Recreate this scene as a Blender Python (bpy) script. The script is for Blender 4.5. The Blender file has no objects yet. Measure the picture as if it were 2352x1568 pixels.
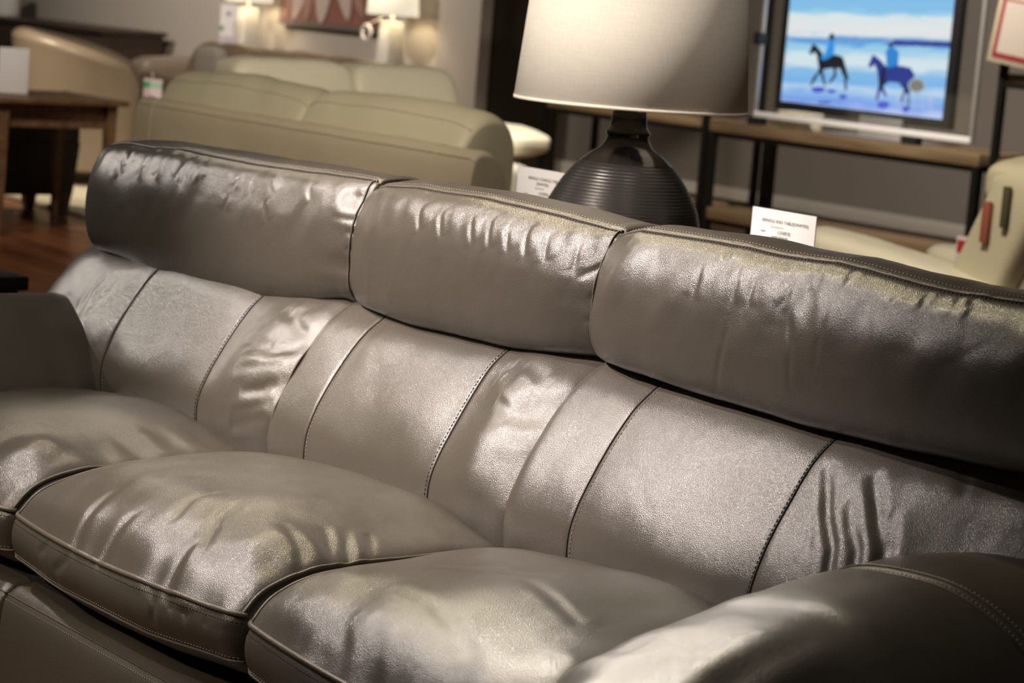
import bpy, bmesh, math, random
import numpy as np
from mathutils import Vector, Matrix

random.seed(7)
rng = np.random.default_rng(5)
SC = bpy.context.scene
COL = SC.collection
PI = math.pi

# ------------------------------------------------------------------ camera
def setup_camera():
    yaw, pitch, roll = math.radians(39.0), math.radians(8.5), math.radians(4.5)
    C = Vector((2.97, -2.32, 1.37))
    fh = Vector((-math.cos(yaw), math.sin(yaw), 0))
    r = Vector((fh.y, -fh.x, 0))
    f = fh*math.cos(pitch) - Vector((0, 0, 1))*math.sin(pitch)
    u = r.cross(f)
    cx = r*math.cos(roll) + u*math.sin(roll)
    cy = -r*math.sin(roll) + u*math.cos(roll)
    cz = -f
    M = Matrix(((cx.x, cy.x, cz.x, C.x), (cx.y, cy.y, cz.y, C.y), (cx.z, cy.z, cz.z, C.z), (0, 0, 0, 1)))
    cam = bpy.data.cameras.new('camera')
    cam.sensor_width = 22.3
    cam.lens = 5227/2352*22.3
    cam.clip_end = 60
    cam.dof.use_dof = True
    cam.dof.focus_distance = 3.45
    cam.dof.aperture_fstop = 4.3
    o = bpy.data.objects.new('camera', cam)
    o.matrix_world = M
    COL.objects.link(o)
    SC.camera = o
setup_camera()

# ------------------------------------------------------------------ world, lights, exposure
W = bpy.data.worlds.new('world'); SC.world = W; W.use_nodes = True
W.node_tree.nodes['Background'].inputs[0].default_value = (1.0, 0.90, 0.76, 1)
W.node_tree.nodes['Background'].inputs[1].default_value = 0.035
SC.view_settings.view_transform = 'Standard'
SC.view_settings.look = 'None'
SC.view_settings.gamma = 1.0
SC.view_settings.use_curve_mapping = False
SC.view_settings.exposure = 0.0

def spot(loc, target, power, col, size=50, blend=0.6, rad=0.06):
    l = bpy.data.lights.new('spotlight', 'SPOT')
    l.energy = power; l.color = col; l.spot_size = math.radians(size); l.spot_blend = blend
    l.shadow_soft_size = rad
    o = bpy.data.objects.new('spotlight', l)
    o.location = loc
    o.rotation_euler = (Vector(target)-Vector(loc)).to_track_quat('-Z', 'Y').to_euler()
    COL.objects.link(o)
WARM = (1.0, 0.86, 0.66); YELL = (1.0, 0.86, 0.56); NEUT = (1.0, 0.90, 0.80); PINK = (1.0, 0.885, 0.82)
# ceiling track heads over the sofa, and fill spots added to them
spot((-1.75, -1.40, 2.9), (-0.02, -0.2, 0.78), 285, PINK, 37, 0.8, 0.09)
spot((-3.0, 0.6, 2.9), (0.2, -0.75, 0.4), 70, WARM, 21, 0.8, 0.08)
spot((1.6, -0.6, 3.0), (-0.55, 0.86, 1.36), 90, NEUT, 17, 0.6, 0.1)  # added weak fill from the right for the lampshade's darker side
spot((2.6, -2.6, 3.0), (-1.5, -0.3, 0.55), 220, NEUT, 13, 0.9, 0.1)  # added fill spot that lifts the left armrest
spot((-1.2, 0.2, 2.9), (0.30, 0.0, 1.0), 110, YELL, 46, 0.9, 0.08)
spot((-5.2, -1.6, 2.9), (-1.4, 0.0, 0.92), 400, NEUT, 16, 1.0, 0.08)
spot((-1.3, -0.6, 2.9), (1.05, -0.85, 0.5), 170, NEUT, 17, 1.0, 0.08)
spot((-2.4, 1.1, 2.9), (1.26, -0.74, 0.6), 330, NEUT, 10, 0.9, 0.08)  # added narrow spot, puts a highlight on the near armrest
spot((-0.9, -3.6, 2.9), (-0.5, -0.65, 0.3), 260, WARM, 34, 1.0, 0.10)  # added wide frontal fill for the seat fronts
# track heads over the display behind, and spots added for brightness
spot((-0.75, -2.3, 2.95), (0.0, 0.0, 0.96), 680, PINK, 36, 1.0, 0.08)
spot((-0.75, -2.6, 2.95), (-0.66, 0.86, 1.34), 700, NEUT, 20, 0.6, 0.06)  # extra spot added only to brighten the linen shade
spot((-0.6, 1.0, 3.0), (-2.65, 2.15, 0.8), 90, WARM, 30, 0.9, 0.08)  # added to light the end face of the cream loveseat
spot((-2.9, -0.9, 3.0), (-3.6, 2.0, 0.8), 170, WARM, 46, 0.9, 0.07)  # added from the front to lighten the loveseat's back
spot((-3.0, 0.4, 3.0), (-3.4, 2.2, 0.7), 85, WARM, 80, 0.9, 0.08)
spot((-4.5, 3.2, 3.0), (-7.2, 5.0, 0.7), 330, WARM, 60, 0.9, 0.08)
spot((-6.0, 4.4, 3.0), (-6.7, 5.5, 0.6), 420, NEUT, 24, 0.9, 0.08)
spot((-8.0, 2.0, 3.0), (-10.0, 4.7, 0.6), 190, WARM, 60, 0.9, 0.08)
spot((-5.8, 1.6, 3.0), (-7.7, 3.0, 0.8), 170, NEUT, 40, 0.9, 0.08)  # added to bring up the white sign on the wooden table
spot((-10.2, 2.6, 3.1), (-9.0, 4.2, 0.0), 400, WARM, 45, 0.9, 0.08)
spot((-12.0, 5.4, 3.2), (-13.5, 8.9, 1.3), 400, NEUT, 90, 0.9, 0.1)
spot((-15.5, 5.4, 3.2), (-16.5, 8.9, 1.3), 380, NEUT, 90, 0.9, 0.1)
spot((-4.5, 5.4, 3.1), (-6.5, 9.6, 0.4), 800, NEUT, 90, 0.9, 0.1)
spot((-5.8, 0.6, 3.0), (-6.8, 2.4, 0.0), 220, WARM, 50, 0.9, 0.08)
spot((-1.5, 2.0, 3.0), (-2.6, 4.1, 0.6), 330, WARM, 60, 0.9, 0.08)
spot((-8.0, 5.6, 3.1), (-8.0, 8.0, 0.0), 260, WARM, 60, 0.9, 0.1)

# ------------------------------------------------------------------ materials
def nodes(name):
    m = bpy.data.materials.new(name); m.use_nodes = True
    nt = m.node_tree
    return m, nt, nt.nodes['Principled BSDF']
def plain(name, col, rough=0.5, metal=0.0, spec=0.5, coat=0.0, var=0.0, vscale=6.0, bump=0.0, bscale=80.0):
    m, nt, b = nodes(name)
    b.inputs['Base Color'].default_value = (*col, 1)
    b.inputs['Roughness'].default_value = rough
    b.inputs['Metallic'].default_value = metal
    b.inputs['Specular IOR Level'].default_value = spec
    b.inputs['Coat Weight'].default_value = coat
    tc = nt.nodes.new('ShaderNodeTexCoord')
    if var > 0:
        n = nt.nodes.new('ShaderNodeTexNoise'); n.inputs['Scale'].default_value = vscale; n.inputs['Detail'].default_value = 4
        nt.links.new(tc.outputs['Object'], n.inputs['Vector'])
        mx = nt.nodes.new('ShaderNodeMix'); mx.data_type = 'RGBA'
        mx.inputs[6].default_value = (*[c*(1-var) for c in col], 1); mx.inputs[7].default_value = (*[min(1, c*(1+var)) for c in col], 1)
        nt.links.new(n.outputs['Fac'], mx.inputs[0]); nt.links.new(mx.outputs[2], b.inputs['Base Color'])
    if bump > 0:
        n = nt.nodes.new('ShaderNodeTexNoise'); n.inputs['Scale'].default_value = bscale; n.inputs['Detail'].default_value = 3
        nt.links.new(tc.outputs['Object'], n.inputs['Vector'])
        bp = nt.nodes.new('ShaderNodeBump'); bp.inputs['Strength'].default_value = bump; bp.inputs['Distance'].default_value = 0.01
        nt.links.new(n.outputs['Fac'], bp.inputs['Height']); nt.links.new(bp.outputs['Normal'], b.inputs['Normal'])
    return m
def leather(name, col, rough=0.36, grain=0.35, gscale=620.0, spec=0.5, var=0.12):
    """pebbled hide: small voronoi cells for the grain, slow noise for the colour"""
    m, nt, b = nodes(name)
    tc = nt.nodes.new('ShaderNodeTexCoord')
    n = nt.nodes.new('ShaderNodeTexNoise'); n.inputs['Scale'].default_value = 5.0; n.inputs['Detail'].default_value = 5
    nt.links.new(tc.outputs['Object'], n.inputs['Vector'])
    mx = nt.nodes.new('ShaderNodeMix'); mx.data_type = 'RGBA'
    mx.inputs[6].default_value = (*[c*(1-var) for c in col], 1)
    mx.inputs[7].default_value = (*[c*(1+var) for c in col], 1)
    nt.links.new(n.outputs['Fac'], mx.inputs[0]); nt.links.new(mx.outputs[2], b.inputs['Base Color'])
    b.inputs['Roughness'].default_value = rough
    b.inputs['Specular IOR Level'].default_value = spec
    v = nt.nodes.new('ShaderNodeTexVoronoi'); v.inputs['Scale'].default_value = gscale
    nt.links.new(tc.outputs['Object'], v.inputs['Vector'])
    n2 = nt.nodes.new('ShaderNodeTexNoise'); n2.inputs['Scale'].default_value = gscale*0.9; n2.inputs['Detail'].default_value = 2
    nt.links.new(tc.outputs['Object'], n2.inputs['Vector'])
    ad = nt.nodes.new('ShaderNodeMath'); ad.operation = 'ADD'
    nt.links.new(v.outputs['Distance'], ad.inputs[0]); nt.links.new(n2.outputs['Fac'], ad.inputs[1])
    bp = nt.nodes.new('ShaderNodeBump'); bp.inputs['Strength'].default_value = grain; bp.inputs['Distance'].default_value = 0.0012
    nt.links.new(ad.outputs[0], bp.inputs['Height']); nt.links.new(bp.outputs['Normal'], b.inputs['Normal'])
    return m
def wood(name, c1, c2, rough=0.4, scale=(1.5, 30, 30), planks=None):
    m, nt, b = nodes(name)
    tc = nt.nodes.new('ShaderNodeTexCoord')
    mp = nt.nodes.new('ShaderNodeMapping'); mp.inputs['Scale'].default_value = scale
    nt.links.new(tc.outputs['Object'], mp.inputs['Vector'])
    n = nt.nodes.new('ShaderNodeTexNoise'); n.inputs['Scale'].default_value = 1.0; n.inputs['Detail'].default_value = 6
    nt.links.new(mp.outputs[0], n.inputs['Vector'])
    cr = nt.nodes.new('ShaderNodeValToRGB')
    cr.color_ramp.elements[0].position = 0.3; cr.color_ramp.elements[0].color = (*c1, 1)
    cr.color_ramp.elements[1].position = 0.7; cr.color_ramp.elements[1].color = (*c2, 1)
    nt.links.new(n.outputs['Fac'], cr.inputs[0])
    out = cr.outputs[0]
    if planks:
        br = nt.nodes.new('ShaderNodeTexBrick')
        br.inputs['Color1'].default_value = (1, 1, 1, 1); br.inputs['Color2'].default_value = (0.45, 0.42, 0.40, 1)
        br.inputs['Mortar'].default_value = (0.06, 0.04, 0.03, 1)
        br.inputs['Scale'].default_value = 1.0; br.inputs['Brick Width'].default_value = planks[0]; br.inputs['Row Height'].default_value = planks[1]
        br.inputs['Mortar Size'].default_value = 0.002; br.offset = 0.37
        nt.links.new(tc.outputs['Object'], br.inputs['Vector'])
        mx = nt.nodes.new('ShaderNodeMix'); mx.data_type = 'RGBA'; mx.blend_type = 'MULTIPLY'; mx.inputs[0].default_value = 1
        nt.links.new(out, mx.inputs[6]); nt.links.new(br.outputs['Color'], mx.inputs[7]); out = mx.outputs[2]
    nt.links.new(out, b.inputs['Base Color'])
    b.inputs['Roughness'].default_value = rough
    return m
def emis(name, col, s):
    m, nt, b = nodes(name)
    b.inputs['Base Color'].default_value = (*col, 1)
    b.inputs['Emission Color'].default_value = (*col, 1); b.inputs['Emission Strength'].default_value = s
    return m
def clear(name, tint=(1, 1, 1), alpha=0.08, rough=0.05):
    m, nt, b = nodes(name)
    out = nt.nodes['Material Output']
    tr = nt.nodes.new('ShaderNodeBsdfTransparent'); tr.inputs[0].default_value = (*tint, 1)
    gl = nt.nodes.new('ShaderNodeBsdfGlossy'); gl.inputs['Roughness'].default_value = rough
    fr = nt.nodes.new('ShaderNodeValue'); fr.outputs[0].default_value = 0.045
    mx = nt.nodes.new('ShaderNodeMixShader')
    nt.links.new(fr.outputs[0], mx.inputs[0]); nt.links.new(tr.outputs[0], mx.inputs[1]); nt.links.new(gl.outputs[0], mx.inputs[2])
    nt.links.new(mx.outputs[0], out.inputs[0]); nt.nodes.remove(b)
    return m
def linen(name, col):
    m, nt, b = nodes(name)
    tc = nt.nodes.new('ShaderNodeTexCoord')
    outs = []
    for sc in ((900, 900, 40), (30, 30, 900)):
        mp = nt.nodes.new('ShaderNodeMapping'); mp.inputs['Scale'].default_value = sc
        nt.links.new(tc.outputs['Object'], mp.inputs['Vector'])
        n = nt.nodes.new('ShaderNodeTexNoise'); n.inputs['Scale'].default_value = 0.7; n.inputs['Detail'].default_value = 2
        nt.links.new(mp.outputs[0], n.inputs['Vector']); outs.append(n.outputs['Fac'])
    ad = nt.nodes.new('ShaderNodeMath'); ad.operation = 'ADD'
    nt.links.new(outs[0], ad.inputs[0]); nt.links.new(outs[1], ad.inputs[1])
    cr = nt.nodes.new('ShaderNodeValToRGB')
    cr.color_ramp.elements[0].position = 0.3; cr.color_ramp.elements[0].color = (*[c*0.82 for c in col], 1)
    cr.color_ramp.elements[1].position = 0.75; cr.color_ramp.elements[1].color = (*col, 1)
    hf = nt.nodes.new('ShaderNodeMath'); hf.operation = 'MULTIPLY'; hf.inputs[1].default_value = 0.5
    nt.links.new(ad.outputs[0], hf.inputs[0]); nt.links.new(hf.outputs[0], cr.inputs[0])
    nt.links.new(cr.outputs[0], b.inputs['Base Color'])
    b.inputs['Roughness'].default_value = 0.9; b.inputs['Specular IOR Level'].default_value = 0.1
    return m

M = {}
M['grey_leather'] = leather('grey_leather', (0.086, 0.073, 0.058), rough=0.28, grain=0.27, gscale=780.0, spec=0.8, var=0.06)
M['grey_piping'] = leather('grey_piping', (0.12, 0.10, 0.08), rough=0.4, grain=0.2)
M['thread'] = plain('thread', (0.30, 0.26, 0.21), 0.7)
M['dark_thread'] = plain('dark_thread', (0.035, 0.028, 0.024), 0.7)
M['black_cloth'] = plain('black_cloth', (0.008, 0.007, 0.006), 0.9)
M['cream_leather'] = leather('cream_leather', (0.52, 0.485, 0.36), rough=0.5, grain=0.15, gscale=200, var=0.04)
M['cream_cloth'] = plain('cream_cloth', (0.44, 0.38, 0.28), 0.85, bump=0.2, bscale=300)
M['ivory_leather'] = leather('ivory_leather', (0.68, 0.65, 0.53), rough=0.5, grain=0.15, gscale=200, var=0.04)
M['ivory_leather_lit'] = leather('ivory_leather_lit', (0.75, 0.71, 0.55), rough=0.5, grain=0.15, gscale=200, var=0.04)  # brighter copy of the ivory: the arm's overexposure is put into the colour
M['grey_cloth'] = plain('grey_cloth', (0.26, 0.23, 0.19), 0.9)
M['tan_leather'] = leather('tan_leather', (0.31, 0.245, 0.18), rough=0.35, grain=0.1, gscale=200, var=0.06)
M['brown_leather'] = leather('brown_leather', (0.17, 0.12, 0.075), rough=0.4, grain=0.1, gscale=200)
M['dark_leather'] = leather('dark_leather', (0.018, 0.012, 0.008), rough=0.5, grain=0.1, gscale=200)
M['table_wood'] = wood('table_wood', (0.10, 0.05, 0.025), (0.20, 0.11, 0.055), 0.42)
M['dark_wood'] = wood('dark_wood', (0.030, 0.018, 0.012), (0.055, 0.032, 0.02), 0.4)
M['shelf_wood'] = wood('shelf_wood', (0.10, 0.066, 0.033), (0.19, 0.13, 0.07), 0.5, scale=(2, 25, 25))
M['floor_wood'] = wood('floor_wood', (0.16, 0.055, 0.022), (0.34, 0.13, 0.055), 0.30, scale=(1.2, 14, 1), planks=(1.3, 0.125))
M['black_metal'] = plain('black_metal', (0.012, 0.011, 0.010), 0.45, 0.6)
M['chrome'] = plain('chrome', (0.85, 0.83, 0.80), 0.35, 0.3)
M['silver'] = plain('silver', (0.55, 0.52, 0.48), 0.4, 0.8)
M['black_plastic'] = plain('black_plastic', (0.010, 0.010, 0.010), 0.3)
M['lamp_glaze'] = plain('lamp_glaze', (0.020, 0.016, 0.013), 0.16, 0.0, 0.6, 0.4)
M['lamp_ribbed'] = plain('lamp_ribbed', (0.055, 0.050, 0.045), 0.34, 0.5, 0.5)
M['linen'] = linen('linen', (0.86, 0.79, 0.68))
M['white_shade'] = emis('white_shade', (0.95, 0.86, 0.66), 0.75)
M['white_ceramic'] = plain('white_ceramic', (0.72, 0.70, 0.64), 0.25)
M['paper'] = plain('paper', (0.85, 0.81, 0.79), 0.6)
M['ink'] = plain('ink', (0.16, 0.15, 0.16), 0.8)
M['pale_ink'] = plain('pale_ink', (0.42, 0.40, 0.40), 0.8)
M['acrylic'] = clear('acrylic')
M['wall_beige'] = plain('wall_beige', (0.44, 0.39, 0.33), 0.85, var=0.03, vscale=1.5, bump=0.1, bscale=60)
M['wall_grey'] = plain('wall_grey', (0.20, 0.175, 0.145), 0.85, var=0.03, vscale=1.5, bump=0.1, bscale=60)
M['wall_unlit'] = plain('wall_unlit', (0.045, 0.036, 0.022), 0.8, var=0.05, vscale=1.5, bump=0.1, bscale=60)  # recess side gets no light; that shade is put into the colour
M['white_paint'] = plain('white_paint', (0.62, 0.58, 0.50), 0.5)
M['rug'] = plain('rug', (0.62, 0.56, 0.42), 0.95, var=0.12, vscale=12, bump=0.8, bscale=60)
M['red_card'] = plain('red_card', (0.36, 0.012, 0.018), 0.6)
M['green_card'] = plain('green_card', (0.05, 0.28, 0.09), 0.6)
M['mint_card'] = plain('mint_card', (0.35, 0.50, 0.42), 0.6)
M['pink_card'] = plain('pink_card', (0.62, 0.52, 0.60), 0.6)
M['cream_card'] = plain('cream_card', (0.52, 0.47, 0.34), 0.6)
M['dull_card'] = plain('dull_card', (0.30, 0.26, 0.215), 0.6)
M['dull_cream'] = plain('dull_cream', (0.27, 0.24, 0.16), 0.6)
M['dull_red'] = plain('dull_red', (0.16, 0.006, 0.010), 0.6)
M['red_strap'] = plain('red_strap', (0.28, 0.08, 0.05), 0.7)
M['dark_strap'] = plain('dark_strap', (0.06, 0.06, 0.03), 0.7)
M['petal'] = plain('petal', (0.55, 0.42, 0.36), 0.7)
M['petal_shade'] = plain('petal_shade', (0.36, 0.20, 0.15), 0.7, var=0.3, vscale=9)
M['canvas'] = plain('canvas', (0.25, 0.11, 0.08), 0.7, var=0.5, vscale=7)
M['picture_frame'] = plain('picture_frame', (0.16, 0.13, 0.11), 0.4)

# ------------------------------------------------------------------ helpers
def tag(o, label=None, cat=None, group=None, kind=None):
    if label: o['label'] = label
    if cat: o['category'] = cat
    if group: o['group'] = group
    if kind: o['kind'] = kind
    return o
def thing(name, label, cat, loc=(0, 0, 0), rz=0.0, group=None):
    o = bpy.data.objects.new(name, None); COL.objects.link(o)
    o.empty_display_size = 0.1
    o.location = loc; o.rotation_euler = (0, 0, rz)
    return tag(o, label, cat, group)
def link(name, me, mat, parent=None, smooth=True):
    if mat: me.materials.append(mat)
    if smooth:
        me.polygons.foreach_set('use_smooth', [True]*len(me.polygons))
    o = bpy.data.objects.new(name, me); COL.objects.link(o)
    if parent: o.parent = parent
    return o
def mesh_obj(name, V, F, mat, parent=None, smooth=True):
    me = bpy.data.meshes.new(name)
    me.from_pydata([tuple(v) for v in V], [], [tuple(f) for f in F]); me.update()
    return link(name, me, mat, parent, smooth)
def bm_obj(name, bm, mat, parent=None, smooth=False, bevel=0.0, segs=2):
    if bevel > 0:
        bmesh.ops.bevel(bm, geom=bm.edges[:], offset=bevel, segments=segs, affect='EDGES', profile=0.5)
    bmesh.ops.recalc_face_normals(bm, faces=bm.faces)
    me = bpy.data.meshes.new(name); bm.to_mesh(me); bm.free()
    o = link(name, me, mat, parent, False)
    if smooth or bevel > 0:
        for p in me.polygons: p.use_smooth = True
        try: me.set_sharp_from_angle(angle=math.radians(35))
        except Exception: pass
    return o
def add_box(bm, x0, x1, y0, y1, z0, z1, top=None):
    """axis box; top=(sx,sy) scales the lower end for tapered legs"""
    cx, cy = (x0+x1)/2, (y0+y1)/2
    vs = []
    for z in (z0, z1):
        s = top if (top and z == z0) else (1, 1)
        for x, y in ((x0, y0), (x1, y0), (x1, y1), (x0, y1)):
            vs.append(bm.verts.new((cx+(x-cx)*s[0], cy+(y-cy)*s[1], z)))
    for f in ((0, 3, 2, 1), (4, 5, 6, 7), (0, 1, 5, 4), (1, 2, 6, 5), (2, 3, 7, 6), (3, 0, 4, 7)):
        bm.faces.new([vs[i] for i in f])
def box(name, x0, x1, y0, y1, z0, z1, mat, parent=None, bevel=0.0, top=None):
    bm = bmesh.new(); add_box(bm, x0, x1, y0, y1, z0, z1, top)
    return bm_obj(name, bm, mat, parent, bevel=bevel)
def lathe(name, prof, mat, parent=None, n=96, center=(0, 0)):
    V, F = [], []
    for r, z in prof:
        for k in range(n):
            a = 2*PI*k/n; V.append((center[0]+r*math.cos(a), center[1]+r*math.sin(a), z))
    for i in range(len(prof)-1):
        for k in range(n):
            k2 = (k+1) % n
            F.append((i*n+k, i*n+k2, (i+1)*n+k2, (i+1)*n+k))
    return mesh_obj(name, V, F, mat, parent)
def tube(pts, r, n=8, closed=False):
    """tube around a polyline -> V, F"""
    P = np.asarray(pts, float); m = len(P)
    T = np.gradient(P, axis=0); T /= np.linalg.norm(T, axis=1)[:, None]+1e-12
    ref = np.array([0.13, 0.21, 0.97])
    V, F = [], []
    for i in range(m):
        a = np.cross(T[i], ref); a /= np.linalg.norm(a)+1e-9; b = np.cross(T[i], a)
        for k in range(n):
            t = 2*PI*k/n; V.append(P[i]+r*(math.cos(t)*a+math.sin(t)*b))
    for i in range(m-1):
        for k in range(n):
            k2 = (k+1) % n; F.append((i*n+k, i*n+k2, (i+1)*n+k2, (i+1)*n+k))
    F.append(tuple(range(n))[::-1]); F.append(tuple((m-1)*n+k for k in range(n)))
    return V, F
def tube_obj(name, pts, r, mat, parent=None, n=8):
    V, F = tube(pts, r, n); return mesh_obj(name, V, F, mat, parent)
def resample(P, step):
    P = np.asarray(P, float); d = np.r_[0, np.cumsum(np.linalg.norm(np.diff(P, axis=0), axis=1))]
    n = max(2, int(d[-1]/step)); s = np.linspace(0, d[-1], n)
    return np.stack([np.interp(s, d, P[:, k]) for k in range(3)], 1)
def stitches(name, pts, mat, parent, length=0.0042, gap=0.0026, r=0.0006):
    P = resample(pts, 0.001); V, F = [], []
    step = int((length+gap)/0.001+0.5); L = int(length/0.001)
    for i in range(0, len(P)-L-1, step):
        v, f = tube(P[i:i+L+1:2], r, 5); o = len(V); V += v; F += [tuple(a+o for a in ff) for ff in f]
    if V: return mesh_obj(name, V, F, mat, parent)

def closed_spline(pts, n):
    """closed Catmull-Rom through pts, n evenly spaced samples (by arc length)"""
    P = np.asarray(pts, float); m = len(P); out = []
    for i in range(m):
        p0, p1, p2, p3 = P[(i-1) % m], P[i], P[(i+1) % m], P[(i+2) % m]
        for t in np.linspace(0, 1, 16, endpoint=False):
            out.append(0.5*((2*p1)+(-p0+p2)*t+(2*p0-5*p1+4*p2-p3)*t*t+(-p0+3*p1-3*p2+p3)*t**3))
    out = np.array(out); out = np.vstack([out, out[:1]])
    d = np.r_[0, np.cumsum(np.linalg.norm(np.diff(out, axis=0), axis=1))]
    s = np.linspace(0, d[-1], n, endpoint=False)
    return np.stack([np.interp(s, d, out[:, k]) for k in range(2)], 1)

def _hash(ix, iy, iz, seed):
    h = (ix*374761393 + iy*668265263 + iz*2147483647 + seed*1274126177) & 0xFFFFFFFF
    h = ((h ^ (h >> 13))*1274126177) & 0xFFFFFFFF
    return ((h ^ (h >> 16)) & 0xFFFF)/65535.0*2-1
def vnoise(P, seed=0):
    P = np.asarray(P, float); I = np.floor(P).astype(np.int64); f = P-I; f = f*f*f*(f*(f*6-15)+10)
    r = 0
    for dx in (0, 1):
        for dy in (0, 1):
            for dz in (0, 1):
                w = (f[..., 0] if dx else 1-f[..., 0])*(f[..., 1] if dy else 1-f[..., 1])*(f[..., 2] if dz else 1-f[..., 2])
                r = r+w*_hash(I[..., 0]+dx, I[..., 1]+dy, I[..., 2]+dz, seed)
    return r
def fold(P, pts, width, depth):
    """a crease (depth<0) or ridge along a polyline; fades at both ends"""
    pts = np.asarray(pts, float); best = np.full(P.shape[:-1], 1e9); tb = np.zeros(P.shape[:-1])
    seg = np.r_[0, np.cumsum(np.linalg.norm(np.diff(pts, axis=0), axis=1))]; L = seg[-1]
    for i in range(len(pts)-1):
        a, b = pts[i], pts[i+1]; ab = b-a; l2 = ab@ab
        t = np.clip(((P-a)@ab)/l2, 0, 1); d = np.linalg.norm(P-(a+t[..., None]*ab), axis=-1)
        m = d < best; best = np.where(m, d, best); tb = np.where(m, (seg[i]+t*math.sqrt(l2))/L, tb)
    fade = np.sin(PI*np.clip(tb, 0.0, 1.0))**0.35
    return depth*np.exp(-(best/width)**2)*fade
def grid_normals(G, closed_j=True):
    di = np.gradient(G, axis=0)
    if closed_j: dj = (np.roll(G, -1, 1)-np.roll(G, 1, 1))/2
    else: dj = np.gradient(G, axis=1)
    N = np.cross(di, dj); N /= np.linalg.norm(N, axis=2)[..., None]+1e-12
    return N
def grid_faces(ni, nj, closed_j=True):
    F = []
    for i in range(ni-1):
        for j in range(nj if closed_j else nj-1):
            j2 = (j+1) % nj
            F.append((i*nj+j, i*nj+j2, (i+1)*nj+j2, (i+1)*nj+j))
    return F

def sweep(axis, a0, a1, section, n_i, n_j, r0=0.05, r1=0.05, e0=0.78, e1=0.78, warp=None, disp=None, centre=None, flatcap=True, bul=0.012):
    """upholstered block: the closed section is carried along an axis, its ends rounded over
    a radius and closed with a slightly domed cap. Returns grid G[i][j] of points."""
    S = closed_spline(section, n_j)
    c = S.mean(0) if centre is None else np.array(centre)
    L = a1-a0
    st = []; sc = []
    nr = 12; nc = 8
    for k in range(nc): t = k/nc; st.append(a0+bul*(1-math.sqrt(max(0, 1-(1-(1-t))**2)))*0 + bul*t*t*0); sc.append(max(0.02, e0*t))
    dome = [bul*(1-(k/nc)**2) for k in range(nc)]
    st = [a0-d for d in dome]
    for k in range(nr):
        th = (k/nr)*PI/2
        st.append(a0+r0*(1-math.cos(th))); sc.append(e0+(1-e0)*math.sin(th))
    for s in np.linspace(a0+r0, a1-r1, n_i): st.append(s); sc.append(1.0)
    for k in range(1, nr+1):
        th = (1-k/nr)*PI/2
        st.append(a1-r1*(1-math.cos(th))); sc.append(e1+(1-e1)*math.sin(th))
    for k in range(nc-1, -1, -1):
        st.append(a1+dome[k]); sc.append(max(0.02, e1*(k/nc)))
    st = np.array(st); sc = np.array(sc)
    G = np.zeros((len(st), n_j, 3))
    A = c+(S-c)*1.0
    for i in range(len(st)):
        sec = c+(S-c)*sc[i]
        if axis == 'x': G[i, :, 0] = st[i]; G[i, :, 1] = sec[:, 0]; G[i, :, 2] = sec[:, 1]
        else: G[i, :, 1] = st[i]; G[i, :, 0] = sec[:, 0]; G[i, :, 2] = sec[:, 1]
    if warp is not None: G = warp(G)
    if disp is not None:
        N = grid_normals(G)
        mid = G.mean((0, 1)); k = len(st)//2
        if (N[k]*(G[k]-G[k].mean(0))).sum() < 0: N = -N
        d = disp(G)
        G = G+N*d[..., None]
    return G, st, S
def grid_obj(name, G, mat, parent=None):
    ni, nj = G.shape[:2]
    V = G.reshape(-1, 3); F = grid_faces(ni, nj)
    F.append(tuple(range(nj))); F.append(tuple((ni-1)*nj+j for j in range(nj))[::-1])
    o = mesh_obj(name, V, F, mat, parent)
    bm = bmesh.new(); bm.from_mesh(o.data); bmesh.ops.recalc_face_normals(bm, faces=bm.faces); bm.to_mesh(o.data); bm.free()
    return o
def row_along(G, S, yz, lift=0.0, i0=None, i1=None):
    """the polyline on a swept block nearest to section point yz"""
    j = int(np.argmin(np.linalg.norm(S-np.array(yz), axis=1)))
    P = G[:, j].copy(); N = grid_normals(G)[:, j]
    c = G.mean(1)
    s = np.sign(((P-c)*N).sum(1)); s[s == 0] = 1
    P = P+N*(s*lift)[:, None]
    return P[i0:i1]
def col_at(G, st, S, x, j_pts, lift=0.0):
    """polyline on a swept block at station x running over section range j_pts=(p_start,p_end)"""
    i = int(np.argmin(np.abs(st-x)))
    ja = int(np.argmin(np.linalg.norm(S-np.array(j_pts[0]), axis=1))); jb = int(np.argmin(np.linalg.norm(S-np.array(j_pts[1]), axis=1)))
    nj = len(S)
    up = (jb-ja) % nj; dn = (ja-jb) % nj
    idx = [(ja+k) % nj for k in range(up+1)] if up <= dn else [(ja-k) % nj for k in range(dn+1)]
    N = grid_normals(G)[i]; c = G[i].mean(0); s = np.sign(((G[i]-c)*N).sum()); 
    return G[i, idx]+N[idx]*s*lift
def text_mesh(name, body, size, mat, parent, loc, rot, align='CENTER'):
    cu = bpy.data.curves.new(name, 'FONT'); cu.body = body; cu.size = size; cu.align_x = align; cu.extrude = 0.0002
    t = bpy.data.objects.new('t', cu); COL.objects.link(t)
    dg = bpy.context.evaluated_depsgraph_get()
    me = bpy.data.meshes.new_from_object(t.evaluated_get(dg))
    bpy.data.objects.remove(t)
    me.name = name; me.materials.clear()
    o = link(name, me, mat, parent, False)
    o.location = loc; o.rotation_euler = rot
    return o

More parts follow.
